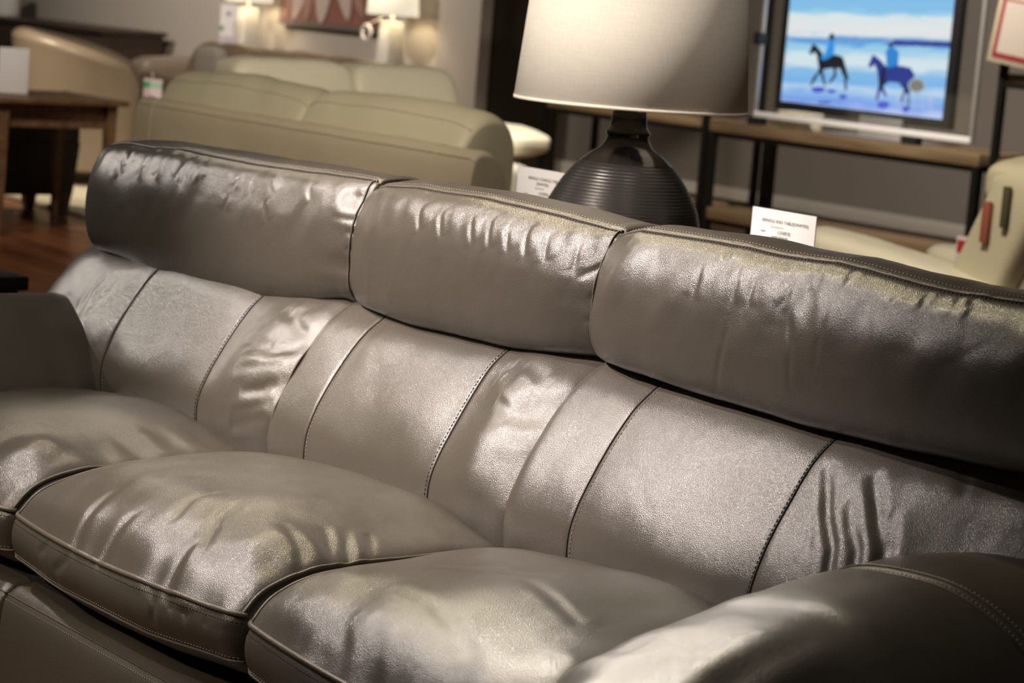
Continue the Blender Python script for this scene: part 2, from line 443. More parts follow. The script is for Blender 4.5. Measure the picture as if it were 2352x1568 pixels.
# ------------------------------------------------------------------ the room
def struct(o): o['kind'] = 'structure'; return o
struct(box('floor', -22, 6, -6, 11, -0.05, 0, M['floor_wood']))
struct(box('wall_back_left', -22, -11.55, 8.9, 9.2, 0, 3.4, M['wall_beige']))
struct(box('wall_recess_side', -11.55, -11.45, 8.9, 9.75, 0, 3.4, M['wall_unlit']))
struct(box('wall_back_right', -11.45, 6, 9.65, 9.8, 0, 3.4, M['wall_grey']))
struct(box('trim_1', -11.4, 6, 9.62, 9.65, 0, 0.11, M['white_paint']))

# ------------------------------------------------------------------ grey leather sofa
FOLDS = {}
FOLDS['HL'] = [[(-1.164,0.956),(-1.196,1.003)],[(-1.09,0.962),(-1.072,0.995)],[(-1.014,0.966),(-0.998,1.002)],[(-0.935,0.972),(-0.928,1.004)],[(-0.869,0.981),(-0.866,1.025)],[(-1.149,0.983),(-1.166,1.006)],[(-0.847,0.981),(-0.86,1.001)],[(-0.728,0.98),(-0.723,1.0)],[(-0.663,0.975),(-0.679,1.005)],[(-0.587,0.981),(-0.623,1.008)],[(-0.582,0.93),(-0.603,0.963)],[(-0.466,0.987),(-0.485,1.003)],[(-0.736,0.937),(-0.734,0.961)],[(-0.393,0.963),(-0.344,0.962),(-0.295,0.966)],[(-0.358,0.94),(-0.278,0.943)],[(-0.357,0.908),(-0.318,0.914),(-0.277,0.926)],[(-0.333,0.874),(-0.281,0.901)],[(-0.362,0.823),(-0.301,0.854)],[(-0.433,0.804),(-0.326,0.833)]]

FOLDS['HM'] = [[(0.036,0.971),(0.012,1.011)],[(0.084,0.97),(0.06,1.014)],[(0.13,0.97),(0.108,1.013)],[(0.176,0.969),(0.155,1.011)],[(0.221,0.968),(0.206,1.007)],[(0.279,0.962),(0.273,1.002)],[(0.312,0.92),(0.36,0.954)],[(0.289,0.95),(0.341,0.984)],[(0.307,0.885),(0.367,0.901)],[(-0.112,0.974),(-0.135,1.008)],[(-0.048,0.971),(-0.073,1.008)]]

FOLDS['HR'] = [[(0.569,0.963),(0.571,0.987),(0.566,1.01)],[(0.651,0.971),(0.65,0.994),(0.641,1.014)],[(0.683,0.969),(0.68,0.994),(0.676,1.01)],[(0.745,0.975),(0.753,0.992),(0.75,1.011)],[(0.639,0.841),(0.651,0.907),(0.659,0.972)],[(0.79,0.869),(0.782,0.929),(0.767,0.972)],[(0.834,0.907),(0.833,0.931),(0.834,0.966),(0.833,0.998)],[(0.608,1.02),(0.601,1.039)],[(0.734,1.025),(0.726,1.036)],[(0.801,1.01),(0.797,1.025),(0.787,1.038)],[(0.85,1.009),(0.849,1.025),(0.84,1.044)],[(0.942,1.004),(0.937,1.019)],[(0.99,1.012),(0.98,1.028)],[(1.044,1.016),(1.028,1.031)],[(1.066,1.023),(1.046,1.031)],[(1.051,0.943),(1.098,0.971),(1.138,1.001)],[(1.068,0.961),(1.133,0.994)]]

FOLDS['BL'] = [[(-0.296,0.726),(-0.34,0.709),(-0.427,0.697)],[(-0.462,0.715),(-0.406,0.714),(-0.358,0.719)],[(-0.302,0.668),(-0.322,0.651),(-0.371,0.633)],[(-0.289,0.635),(-0.327,0.618),(-0.377,0.599)],[(-0.292,0.609),(-0.333,0.595),(-0.382,0.575)],[(-0.306,0.753),(-0.355,0.764),(-0.409,0.778)],[(-0.341,0.779),(-0.379,0.777)],[(-1.071,0.691),(-1.074,0.72),(-1.066,0.75)],[(-1.034,0.664),(-1.019,0.702),(-0.996,0.739)],[(-0.306,0.696),(-0.346,0.682),(-0.413,0.664)],[(-1.074,0.679),(-1.068,0.695),(-1.081,0.719)]]

FOLDS['BM'] = [[(0.201,0.773),(0.28,0.747)],[(0.186,0.787),(0.302,0.754)],[(0.199,0.792),(0.312,0.772)],[(0.227,0.74),(0.285,0.721)],[(0.231,0.794),(0.295,0.785)],[(0.274,0.696),(0.332,0.69)]]

FOLDS['BR'] = [[(0.874,0.781),(0.902,0.748),(0.924,0.719),(0.956,0.688)],[(0.95,0.783),(0.989,0.742),(1.027,0.699)],[(0.945,0.743),(0.968,0.714),(0.994,0.692)],[(1.012,0.743),(1.038,0.702)],[(1.061,0.809),(1.093,0.788)],[(0.577,0.787),(0.594,0.752)],[(0.495,0.73),(0.581,0.686),(0.625,0.654)],[(0.9,0.714),(0.925,0.671)]]

FOLDS['SM'] = [[(0.349,-0.595),(0.451,-0.657),(0.52,-0.707)],[(0.383,-0.564),(0.468,-0.641),(0.526,-0.693)],[(0.248,-0.407),(0.353,-0.47),(0.46,-0.557)],[(0.27,-0.381),(0.374,-0.444)],[(0.334,-0.399),(0.433,-0.463)],[(-0.041,-0.727),(-0.117,-0.649),(-0.147,-0.578)],[(0.045,-0.765),(-0.014,-0.688),(-0.024,-0.607)],[(0.068,-0.598),(0.036,-0.547),(0.028,-0.496)],[(0.218,-0.705),(0.169,-0.653),(0.15,-0.608)],[(0.193,-0.618),(0.122,-0.55),(0.093,-0.493)],[(0.215,-0.497),(0.3,-0.52),(0.382,-0.567)],[(0.237,-0.436),(0.352,-0.5)]]

FOLDS['SMf'] = [[(0.143,0.493),(0.16,0.458),(0.158,0.43)],[(0.22,0.493),(0.235,0.456)],[(0.277,0.494),(0.278,0.462)],[(0.323,0.495),(0.358,0.489)],[(-0.157,0.433),(-0.105,0.463)],[(-0.222,0.447),(-0.186,0.465)],[(0.189,0.491),(0.203,0.461)]]

FOLDS['SR'] = [[(0.6,-0.678),(0.686,-0.731),(0.759,-0.781)],[(0.547,-0.619),(0.628,-0.653)],[(0.574,-0.601),(0.708,-0.68)],[(0.554,-0.537),(0.665,-0.546),(0.816,-0.59)],[(0.659,-0.394),(0.838,-0.444)],[(0.524,-0.553),(0.652,-0.628),(0.763,-0.712)],[(0.492,-0.449),(0.568,-0.384),(0.7,-0.351)]]

FOLDS['SL'] = [[(-0.339,-0.502),(-0.261,-0.537),(-0.19,-0.581)],[(-0.299,-0.471),(-0.223,-0.51)],[(-0.276,-0.446),(-0.215,-0.484)],[(-0.396,-0.635),(-0.348,-0.579),(-0.281,-0.553)]]

HEAD = [(0.03, 0.797), (0.000, 0.800), (-0.028, 0.814), (-0.042, 0.850), (-0.044, 0.905), (-0.036, 0.962), (-0.014, 1.012), (0.020, 1.036),
        (0.075, 1.044), (0.125, 1.038), (0.16, 1.012), (0.178, 0.95), (0.17, 0.86), (0.13, 0.80), (0.08, 0.792)]
BACK = [(0.06, 0.845), (0.02, 0.830), (-0.02, 0.806), (-0.063, 0.770), (-0.119, 0.694), (-0.152, 0.632), (-0.164, 0.584), (-0.158, 0.528), (-0.13, 0.45),
        (-0.08, 0.40), (0.02, 0.37), (0.11, 0.40), (0.13, 0.55), (0.13, 0.70), (0.11, 0.81)]
SEAT = [(-0.06, 0.42), (-0.07, 0.50), (-0.13, 0.53), (-0.25, 0.545), (-0.40, 0.545), (-0.52, 0.540), (-0.60, 0.520), (-0.638, 0.484), (-0.652, 0.455), (-0.650, 0.425),
        (-0.632, 0.396), (-0.58, 0.375), (-0.40, 0.365), (-0.20, 0.365), (-0.08, 0.38)]
for k, f in enumerate(FOLDS['BR'][:4]): f.append((f[-1][0]+0.02, f[-1][1]-0.05)); f.append((f[-1][0]+0.01, f[-1][1]-0.06))
def soft(G, seed, a1=0.004, a2=0.0012, a3=0.0005, st=(1, 1, 1)):
    a2, a3 = a2*0.4, a3*0.3
    s = np.array(st)
    return a1*vnoise(G*7*s, seed)+a2*vnoise(G*22*s, seed+1)+a3*vnoise(G*60*s, seed+2)

sofa = thing('sofa', 'three seat grey brown leather sofa with three headrests filling the foreground', 'sofa', (0, -0.2, 0))
def on_sofa(o): o.parent = sofa; o.location = (0, 0.2, 0); return o
def sub(parent, fn): return fn

def headrest(x0, x1, key, zbx, zbz, seed, lab=None, top=None, **kw):
    def warp(G):
        x, z = G[..., 0], G[..., 2]
        wb = np.clip((1.0-z)/0.2, 0, 1)
        zb = np.interp(x, zbx, zbz)-0.800
        z2 = z+zb*wb
        if top is not None:
            wt = np.clip((z-0.88)/0.15, 0, 1); z2 = z2+np.interp(x, top[0], top[1])*wt
        G = G.copy(); G[..., 2] = z2
        t = (x-x0)/(x1-x0); G[..., 1] -= 0.010*np.sin(PI*np.clip(t, 0, 1))
        wf = np.clip((0.03-G[..., 1])/0.05, 0, 1)
        G[..., 1] += 0.026*wf*np.clip(1-(x1-x)/0.13, 0, 1)**2+0.018*wf*np.clip(1-(x-x0)/0.10, 0, 1)**2
        return G
    def disp(G):
        D = soft(G, seed, 0.004, 0.0012, 0.0006)
        Q = G.copy(); Q[..., 1] = 0
        front = (G[..., 1] < 0.025)
        for k, f in enumerate(FOLDS[key]):
            g = 0.12 if (key == 'HR' and k >= 15) else (0.6 if key == 'HR' and k in (4, 5, 6) else 0.8)
            D = D+g*np.where(front, fold(Q, [(a, 0, b) for a, b in f], 0.006, -0.0028)-0.5*fold(Q, [(a, 0, b) for a, b in f], 0.020, -0.0045), 0)
        # soft vertical gathers over the brow of the cushion
        w = np.clip((G[..., 2]-0.90)/0.05, 0, 1)*np.clip((1.03-G[..., 2])/0.03, 0, 1)*front
        D = D+w*(0.0034 if key != 'HL' else 0.0022)*vnoise(np.stack([G[..., 0]*22-G[..., 2]*9, G[..., 2]*2.5, G[..., 1]*0], -1), seed+31)
        # fine gathers running down from the top seam and in from the ends
        w = np.clip((G[..., 2]-0.95)/0.06, 0, 1)*np.clip((1.030-G[..., 2])/0.03, 0, 1)*front
        D = D+w*0.0022*vnoise(np.stack([G[..., 0]*38+G[..., 2]*14, G[..., 2]*4, G[..., 1]*0], -1), seed+9)
        e = np.clip(1-(x1-G[..., 0])/0.10, 0, 1)*front
        D = D+e*0.0030*vnoise(np.stack([G[..., 0]*5, G[..., 2]*34, G[..., 1]*0], -1), seed+11)
        return D
    G, st, S = sweep('x', x0, x1, HEAD, 300, 190, warp=warp, disp=disp, **kw)
    # the seam pulls a shallow valley
    dseam = np.linalg.norm(S-np.array((0.020, 1.036)), axis=1)
    G[:, :, 2] -= 0.003*np.exp(-(dseam/0.006)**2)[None, :]
    o = on_sofa(grid_obj('headrest', G, M['grey_leather']))
    if lab: o['label'] = lab
    i0 = 14; i1 = len(st)-14
    P = row_along(G, S, (0.020, 1.036), 0.0012)[i0:i1]
    # the seam turns down both ends
    tube_obj('seam', P, 0.0022, M['grey_piping'], o, 7)
    P2 = row_along(G, S, (0.013, 1.034), 0.0004)[i0:i1]; stitches('stitching', P2, M['dark_thread'], o, r=0.0008)
    P3 = row_along(G, S, (0.034, 1.039), 0.0004)[i0:i1]; stitches('stitching', P3, M['thread'], o)
    for e in (x1-x0-0.012,):
        c = col_at(G, st, S, x0+e, ((0.020, 1.036), (-0.03, 0.81)), 0.001); tube_obj('seam', c, 0.0018, M['grey_piping'], o, 6)
    return o, G
headrest(-1.325, -0.333, 'HL', [-1.36, -1.17, -0.95, -0.785, -0.63, -0.51, -0.42, -0.37], [0.789, 0.778, 0.764, 0.765, 0.773, 0.786, 0.80, 0.815], 11,
         top=([-1.32, -1.22, -1.0, -0.7, -0.4], [-0.034, -0.020, -0.012, -0.008, -0.002]), r0=0.035, r1=0.022, e0=0.94, e1=0.96)
headrest(-0.347, 0.332, 'HM', [-0.36, -0.315, -0.168, 0.018, 0.134, 0.244, 0.31], [0.812, 0.806, 0.802, 0.804, 0.809, 0.817, 0.823], 23,
         top=([-0.36, -0.30, -0.2, 0.0, 0.2, 0.3], [-0.016, -0.004, 0.004, 0.007, 0.002, -0.003]), r0=0.03, r1=0.022, e0=0.90, e1=0.95)
headrest(0.318, 1.345, 'HR', [0.32, 0.45, 0.69, 0.80, 0.98, 1.16, 1.3], [0.825, 0.82, 0.814, 0.81, 0.815, 0.825, 0.83], 37,
         top=([0.32, 0.38, 0.6, 0.8, 1.0, 1.2], [-0.012, 0.002, 0.007, 0.010, -0.002, 0.002]), r0=0.03, r1=0.06, e0=0.90, e1=0.85)

def back_cushion(x0, x1, key, seams, seed, shift=0.0, left_wing=False, right_wing=False, **kw):
    def warp(G):
        G = G.copy(); x = G[..., 0]
        if left_wing:
            t = np.clip((-1.02-x)/0.36, 0, 1); w = np.clip((0.12-G[..., 1])/0.2, 0, 1)
            G[..., 1] += 0.05*t*t*w; G[..., 2] += -0.018*np.clip((-0.9-x)/0.4, 0, 1)*np.clip((G[..., 2]-0.7)/0.1, 0, 1)
            # leans outwards under the headrest
            G[..., 0] -= 0.035*np.clip((0.82-G[..., 2])/0.15, 0, 1)*np.clip((-1.2-x)/0.2, 0, 1)
        if right_wing:
            t = np.clip((x-0.88)/0.50, 0, 1); w = np.clip((0.12-G[..., 1])/0.2, 0, 1)
            G[..., 1] += 0.085*t**1.3*w
        return G
    def disp(G):
        D = soft(G, seed, 0.0045, 0.0013, 0.0005)
        Q = G.copy(); Q[..., 1] = 0; front = G[..., 1] < 0.06
        for kf, f in enumerate(FOLDS[key]):
            pl = [(a+shift, 0, b) for a, b in f]
            deep = {'BR': [1.3, 1.3, 0.9, 1.0, 0.4, 0.12, 0.10, 0.4], 'BL': [0.9]*6+[0.5]*5, 'BM': [0.5]*6}[key][kf]
            D = D+np.where(front, fold(Q, pl, 0.0095, -0.0060*deep)-0.3*fold(Q, pl, 0.026, -0.008*deep), 0)
        # seams sit in a valley, panel between them stretched smooth
        for s in seams:
            D = D-np.where(front, 0.0018*np.exp(-((G[..., 0]-s)/0.005)**2)+0.002*np.exp(-((G[..., 0]-s)/0.04)**2), 0)
        # puckers running in from the right hand joint
        e = np.clip(1-np.abs(x1-0.05-G[..., 0])/0.16, 0, 1)*front*np.clip((G[..., 2]-0.55)/0.08, 0, 1)
        if not right_wing:
            D = D+e*(0.0085 if key == 'BL' else 0.0045)*vnoise(np.stack([G[..., 0]*5, (G[..., 2]-0.25*G[..., 0])*24, G[..., 1]*0], -1), seed+5)
            if key == 'BL': D = D+0.022*np.exp(-((G[..., 0]-(x1-0.13))/0.07)**2)*np.exp(-((G[..., 2]-0.64)/0.14)**2)*front
            else: D = D+0.017*np.exp(-((G[..., 0]-(x1-0.11))/0.055)**2)*np.exp(-((G[..., 2]-0.67)/0.13)**2)*front
        return D
    G, st, S = sweep('x', x0, x1, BACK, 300, 200, warp=warp, disp=disp, **kw)
    o = on_sofa(grid_obj('back_cushion', G, M['grey_leather']))
    for k, s in enumerate(seams):
        c = col_at(G, st, S, s, ((0.0, 0.81), (-0.13, 0.45)), 0.0006)
        tube_obj('seam', c, 0.0016, M['dark_thread'], o, 6)
        c2 = col_at(G, st, S, s+(0.008 if k == 0 else -0.006), ((0.0, 0.81), (-0.13, 0.45)), 0.0003)
        stitches('stitching', c2, M['thread'] if k == 0 else M['dark_thread'], o, r=0.0007)
    if not right_wing:
        c = col_at(G, st, S, x1-0.012, ((0.0, 0.81), (-0.13, 0.45)), 0.0012); tube_obj('seam', c, 0.0022, M['grey_piping'], o, 7)
    return o
back_cushion(-1.40, -0.345, 'BL', [-0.98, -0.60], 51, shift=-0.075, left_wing=True, r0=0.12, r1=0.05, e0=0.7, e1=0.90)
back_cushion(-0.368, 0.335, 'BM', [-0.24, 0.12], 63, shift=-0.03, r0=0.03, r1=0.05, e0=0.93, e1=0.90)
back_cushion(0.315, 1.40, 'BR', [0.47, 0.85], 77, right_wing=True, r0=0.03, r1=0.12, e0=0.93, e1=0.7)

def seat_cushion(x0, x1, key, keyf, seed, crown=0.045, tip=(0, 0), **kw):
    L = x1-x0
    def warp(G):
        G = G.copy(); t = np.clip((G[..., 0]-x0)/L, 0, 1); w = np.clip((G[..., 2]-0.48)/0.06, 0, 1)
        dome = np.sin(PI*t)**0.55
        v = np.clip((-0.07-G[..., 1])/0.57, 0, 1); dv = np.sin(PI*np.clip(v*0.92+0.08, 0, 1))**0.6
        G[..., 2] += w*(crown*dome*dv-0.010*(1-dome))
        G[..., 1] -= 0.028*np.sin(PI*t)**0.8*np.clip((-0.3-G[..., 1])/0.3, 0, 1)
        G[..., 2] += (tip[0]*(1-t)**2+tip[1]*t**2)*np.clip((-0.35-G[..., 1])/0.3, 0, 1)
        return G
    def disp(G):
        D = soft(G, seed, 0.006, 0.0016, 0.0005)
        topm = G[..., 2] > 0.47
        Q = G.copy(); Q[..., 2] = 0
        for kf, f in enumerate(FOLDS[key]):
            pl = [(a, b, 0) for a, b in f]; g = (0.7 if kf < 5 else 0.5) if key == 'SM' else 0.3
            D = D+g*np.where(topm, fold(Q, pl, 0.011, -0.0075)-0.35*fold(Q, pl, 0.028, -0.010), 0)
        if keyf:
            Q = G.copy(); Q[..., 1] = 0; fr = (G[..., 1] < -0.55)&(~topm)
            for f in FOLDS[keyf]: D = D+np.where(fr, fold(Q, [(a, 0, b) for a, b in f], 0.008, -0.004), 0)
        e = np.clip(1-np.abs(x1-0.05-G[..., 0])/0.12, 0, 1)*topm
        D = D+e*0.0028*vnoise(np.stack([G[..., 0]*6, G[..., 1]*26, G[..., 2]*0], -1), seed+5)
        D = D+0.016*np.exp(-((G[..., 0]-(x1-0.10))/0.06)**2-((G[..., 1]+0.55)/0.07)**2)*topm
        e = np.clip((-0.45-G[..., 1])/0.15, 0, 1)*topm
        D = D+e*0.0030*vnoise(np.stack([(G[..., 0]+0.7*G[..., 1])*16, (G[..., 1]-0.7*G[..., 0])*5, G[..., 2]*0], -1), seed+6)
        return D
    G, st, S = sweep('x', x0, x1, SEAT, 260, 220, warp=warp, disp=disp, centre=(-0.36, 0.445), **kw)
    o = on_sofa(grid_obj('seat_cushion', G, M['grey_leather']))
    i0 = 12; i1 = len(st)-12
    tube_obj('piping', row_along(G, S, (-0.640, 0.479), 0.0022)[i0:i1], 0.0042, M['grey_piping'], o, 8)
    stitches('stitching', row_along(G, S, (-0.648, 0.467), 0.0002)[i0:i1], M['dark_thread'], o, r=0.0007)
    tube_obj('seam', row_along(G, S, (-0.640, 0.408), 0.0008)[i0:i1], 0.0022, M['grey_piping'], o, 7)
    stitches('stitching', row_along(G, S, (-0.645, 0.415), 0.0002)[i0:i1], M['thread'], o, r=0.0006)
    for sx in (0.009, L-0.009):
        c = col_at(G, st, S, x0+sx, ((-0.640, 0.479), (-0.13, 0.53)), 0.001); tube_obj('piping', c, 0.0035, M['grey_piping'], o, 7)
    return o
seat_cushion(-1.035, -0.372, 'SL', None, 91, crown=0.035, r0=0.035, r1=0.035, e0=0.90, e1=0.90)
seat_cushion(-0.368, 0.348, 'SM', 'SMf', 103, crown=0.052, tip=(0, 0.012), r0=0.035, r1=0.035, e0=0.90, e1=0.90)
seat_cushion(0.352, 1.035, 'SR', None, 117, crown=0.050, tip=(0.008, 0), r0=0.035, r1=0.035, e0=0.90, e1=0.90)

ARM = [(-0.20, 0.10), (-0.205, 0.45), (-0.200, 0.56), (-0.172, 0.635), (-0.110, 0.695), (-0.02, 0.722), (0.08, 0.712), (0.165, 0.668), (0.215, 0.60), (0.225, 0.52), (0.20, 0.46), (0.195, 0.10)]
ARM_FULL = [(-0.20, 0.10), (-0.215, 0.45), (-0.225, 0.57), (-0.200, 0.655), (-0.125, 0.712), (-0.02, 0.730), (0.08, 0.718), (0.165, 0.670), (0.215, 0.60), (0.225, 0.52), (0.20, 0.46), (0.195, 0.10)]
ARM_LOW = [(-0.20, 0.10), (-0.235, 0.42), (-0.235, 0.52), (-0.205, 0.60), (-0.125, 0.66), (-0.02, 0.688), (0.08, 0.690), (0.165, 0.655), (0.215, 0.59), (0.225, 0.52), (0.20, 0.46), (0.195, 0.10)]
def armrest(sign, seed):
    cx = 1.235*sign; sy0 = -0.25 if sign > 0 else -0.40
    sec = [(cx+a*sign, z) for a, z in (ARM_FULL if sign > 0 else ARM_LOW)]
    def warp(G):
        G = G.copy(); y, z = G[..., 1], G[..., 2]
        w = np.clip((z-0.40)/0.3, 0, 1)
        t = np.clip((-0.25-y)/0.55, 0, 1)
        G[..., 2] -= w*(0.15*t**1.7)
        G[..., 2] -= w*0.02*np.clip((y-0.0)/0.2, 0, 1)
        bul = np.clip(np.sin(PI*np.clip((0.1-y)/0.95, 0, 1)), 0, 1)
        G[..., 0] = cx+(G[..., 0]-cx)*(1+0.04*bul*w)
        return G
    def disp(G):
        D = soft(G, seed, 0.006, 0.0015, 0.0005)
        u = (G[..., 0]-cx)*sign
        topm = G[..., 2] > 0.45
        e = np.clip((-0.42-G[..., 1])/0.2, 0, 1)*topm
        D = D+e*0.0110*vnoise(np.stack([u*17, G[..., 1]*3.5, G[..., 2]*0], -1), seed+3)
        D = D+0.002*vnoise(np.stack([u*6, G[..., 1]*22, G[..., 2]*5], -1), seed+4)*topm
        for s, wv in ((sy0, 0.007), (0.02, 0.006)):
            D = D-0.004*np.exp(-((G[..., 1]-s)/wv)**2)*topm
        D = D-0.006*np.exp(-((G[..., 2]-0.60)/0.008)**2)*(u > 0.1)
        return D
    G, st, S = sweep('y', -0.80, 0.14, sec, 220, 200, r0=0.14, r1=0.05, e0=0.72, e1=0.9, warp=warp, disp=disp, centre=(cx, 0.42), bul=0.02)
    o = on_sofa(grid_obj('armrest', G, M['grey_leather']))
    for s in (sy0-0.002, sy0+0.014, 0.02):
        c = col_at(G, st, S, s, ((cx-0.19*sign, 0.60), (cx+0.21*sign, 0.60)), 0.0006)
        (tube_obj('seam', c, 0.0016, M['grey_piping'], o, 6))
        stitches('stitching', col_at(G, st, S, s+0.007, ((cx-0.19*sign, 0.60), (cx+0.21*sign, 0.60)), 0.0003), M['thread'], o)
    c = row_along(G, S, (cx+0.215*sign, 0.60), 0.001)[10:-12]; tube_obj('seam', c, 0.003, M['grey_piping'], o, 7)
    return o
armrest(1, 131); armrest(-1, 149)

# front rail under the seats: one padded panel per seat with its stitched top edge
RAIL = [(-0.40, 0.355), (-0.60, 0.358), (-0.645, 0.345), (-0.660, 0.31), (-0.662, 0.22), (-0.655, 0.12), (-0.62, 0.09), (-0.40, 0.09)]
for k, (a, b) in enumerate(((-1.03, -0.372), (-0.368, 0.348), (0.352, 1.03))):
    G, st, S = sweep('x', a, b, RAIL, 120, 100, r0=0.02, r1=0.02, e0=0.93, e1=0.93, disp=lambda G: soft(G, 201+k, 0.004, 0.001, 0.0004), centre=(-0.5, 0.22))
    o = on_sofa(grid_obj('front_rail', G, M['grey_leather']))
    P = row_along(G, S, (-0.650, 0.338), 0.0006)[12:-12]; tube_obj('seam', P, 0.0016, M['grey_piping'], o, 6)
    stitches('stitching', row_along(G, S, (-0.655, 0.330), 0.0003)[12:-12], M['thread'], o)
on_sofa(box('seat_deck', -1.03, 1.03, -0.60, 0.10, 0.10, 0.362, M['black_cloth']))
def back_shell():
    sec = [(0.12, 0.10), (0.115, 0.60), (0.14, 0.90), (0.19, 0.985), (0.23, 0.96), (0.235, 0.60), (0.225, 0.10)]
    G, st, S = sweep('x', -1.33, 1.33, sec, 80, 120, r0=0.05, r1=0.05, e0=0.85, e1=0.85, disp=lambda G: soft(G, 301, 0.003, 0.001, 0.0003))
    return on_sofa(grid_obj('back_panel', G, M['grey_leather']))
back_shell()
for x in (-1.25, 1.25):
    for y in (-0.66, 0.12):
        on_sofa(box('foot', x-0.035, x+0.035, y-0.035, y+0.035, 0, 0.11, M['dark_wood'], top=(0.7, 0.7)))

# ------------------------------------------------------------------ soft furniture helpers
def puff(name, c, h, mat, parent=None, p=0.35, q=0.35, n=56, rot=None, fn=None, seed=0, amp=0.0):
    """plump rounded block (superellipsoid) with centre c and half sizes h"""
    def sg(v, e): return np.sign(v)*np.abs(v)**e
    th = np.linspace(-PI/2, PI/2, n); ph = np.linspace(0, 2*PI, 2*n, endpoint=False)
    T, Pm = np.meshgrid(th, ph, indexing='ij')
    G = np.stack([h[0]*sg(np.cos(T), p)*sg(np.cos(Pm), q), h[1]*sg(np.cos(T), p)*sg(np.sin(Pm), q), h[2]*sg(np.sin(T), p)], -1)
    if fn is not None: G = fn(G)
    if amp > 0:
        N = grid_normals(G); N = np.nan_to_num(N)
        G = G-N*(amp*vnoise(G*6, seed)+amp*0.4*vnoise(G*17, seed+1))[..., None]
    if rot is not None:
        R = np.array(Matrix.Rotation(rot[1], 3, rot[0])); G = G@R.T
    G = G+np.array(c)
    return grid_obj(name, G, mat, parent)
def legs(parent, pts, w, z1, mat, taper=0.7, name='leg'):
    for x, y in pts: box(name, x-w/2, x+w/2, y-w/2, y+w/2, 0, z1, mat, parent, top=(taper, taper))

# ------------------------------------------------------------------ console table behind the sofa, signs, lamp
t = thing('console_table', 'dark wood console table standing hidden behind the grey sofa under the big lamp', 'table', (-0.6, 0.85, 0))
box('tabletop', -0.85, 0.75, -0.25, 0.30, 0.76, 0.80, M['shelf_wood'], t, bevel=0.003)
box('apron', -0.80, 0.70, -0.20, 0.25, 0.69, 0.76, M['black_metal'], t)
box('shelf', -0.80, 0.70, -0.20, 0.25, 0.18, 0.21, M['shelf_wood'], t)
legs(t, [(-0.80, -0.20), (0.70, -0.20), (-0.80, 0.25), (0.70, 0.25)], 0.04, 0.76, M['black_metal'], 1.0)

def sign_holder(loc, rz, label, lines, w=0.178, h=0.198):
    s = thing('sign_holder', label, 'sign', loc, rz)
    hl = box('acrylic_holder', -w/2-0.012, w/2+0.006, 0.002, 0.005, 0.0, h+0.005, M['acrylic'], s)
    box('acrylic_foot', -w/2-0.012, w/2+0.006, -0.03, 0.055, 0.0, 0.003, M['acrylic'], s)
    card = box('card', -w/2, w/2, -0.0012, 0.0012, 0.004, h, M['paper'], s)
    for body, size, x, z, mt in lines:
        text_mesh('lettering', body, size, M[mt], card, (x, -0.0018, z), (PI/2, 0, 0))
    return s
sign_holder((-0.216, 0.93, 0.80), 0.0, 'white card in a clear stand reading BRINDLE END TABLE above the right headrest', [
    ('BRINDLE END TABLE(SAWYER)', 0.0094, 0.006, 0.172, 'ink'), ('Tapered Rope Rim', 0.0045, -0.016, 0.1625, 'pale_ink'),
    ('1374978', 0.0106, 0.004, 0.150, 'ink'), ('50x46', 0.0050, -0.054, 0.151, 'ink'),
    ('NAPIER FURNITURE', 0.0052, -0.006, 0.1425, 'ink'), ('MADE IN USA', 0.0052, -0.036, 0.133, 'ink')])
sign_holder((-1.005, 0.95, 0.80), 0.0, 'white card in a clear stand reading BRINDLE CONSOLE left of the big lamp', [
    ('BRINDLE CONSOLE TABLE', 0.0094, 0.008, 0.172, 'ink'), ('(SAWYER)', 0.0094, 0.004, 0.161, 'ink'), ('Tapered Rope Rim', 0.0045, -0.006, 0.1525, 'pale_ink'),
    ('1374976', 0.0106, 0.010, 0.139, 'ink'), ('50x46', 0.0050, -0.052, 0.136, 'ink'),
    ('NAPIER FURNITURE', 0.0052, -0.006, 0.130, 'ink')])

L = thing('table_lamp', 'big table lamp with ribbed black pot base and wide oatmeal linen drum shade', 'lamp', (-0.625, 0.86, 0.80))
prof = [(0.0, 0.0), (0.10, 0.0), (0.112, 0.006)]
def body_r(z):
    zz = [0.0, 0.03, 0.06, 0.10, 0.13, 0.16, 0.19, 0.215, 0.24, 0.262, 0.28]
    rr = [0.112, 0.140, 0.158, 0.1665, 0.166, 0.159, 0.143, 0.128, 0.108, 0.084, 0.062]
    return float(np.interp(z, zz, rr))
sm = np.linspace(0, 0.28, 141); rs = np.array([body_r(z) for z in sm]); k = np.hanning(15); k /= k.sum()
rs2 = np.convolve(np.pad(rs, 7, mode='edge'), k, 'valid')
rib = [(0.0, 0.0), (0.10, 0.0)]
for z in np.linspace(0.002, 0.252, 520):
    rib.append((float(np.interp(z, sm, rs2))+0.0011*(0.5+0.5*math.sin(2*PI*z/0.0066)), float(z)))
lathe('ribbed_body', rib, M['lamp_ribbed'], L, 128)
gl = [(float(np.interp(z, sm, rs2))+0.0006, float(z)) for z in np.linspace(0.2505, 0.272, 12)]
gl += [(0.060, 0.279), (0.052, 0.287), (0.047, 0.296), (0.044, 0.303), (0.0445, 0.309), (0.047, 0.313), (0.0455, 0.318), (0.041, 0.322), (0.038, 0.330), (0.037, 0.345), (0.036, 0.358), (0.030, 0.366), (0.0, 0.366)]
lathe('glazed_shoulder', gl, M['lamp_glaze'], L, 128)
lathe('lamp_socket', [(0, 0.366), (0.012, 0.366), (0.012, 0.40), (0.018, 0.405), (0.018, 0.45), (0, 0.45)], M['silver'], L, 32)
R0, R1, Z0, Z1 = 0.246, 0.218, 0.372, 0.70
sh = lathe('lamp_shade', [(R0-0.002, Z0), (R0, Z0), (R1, Z1), (R1-0.002, Z1), (R0-0.002, Z0)], M['linen'], L, 160)
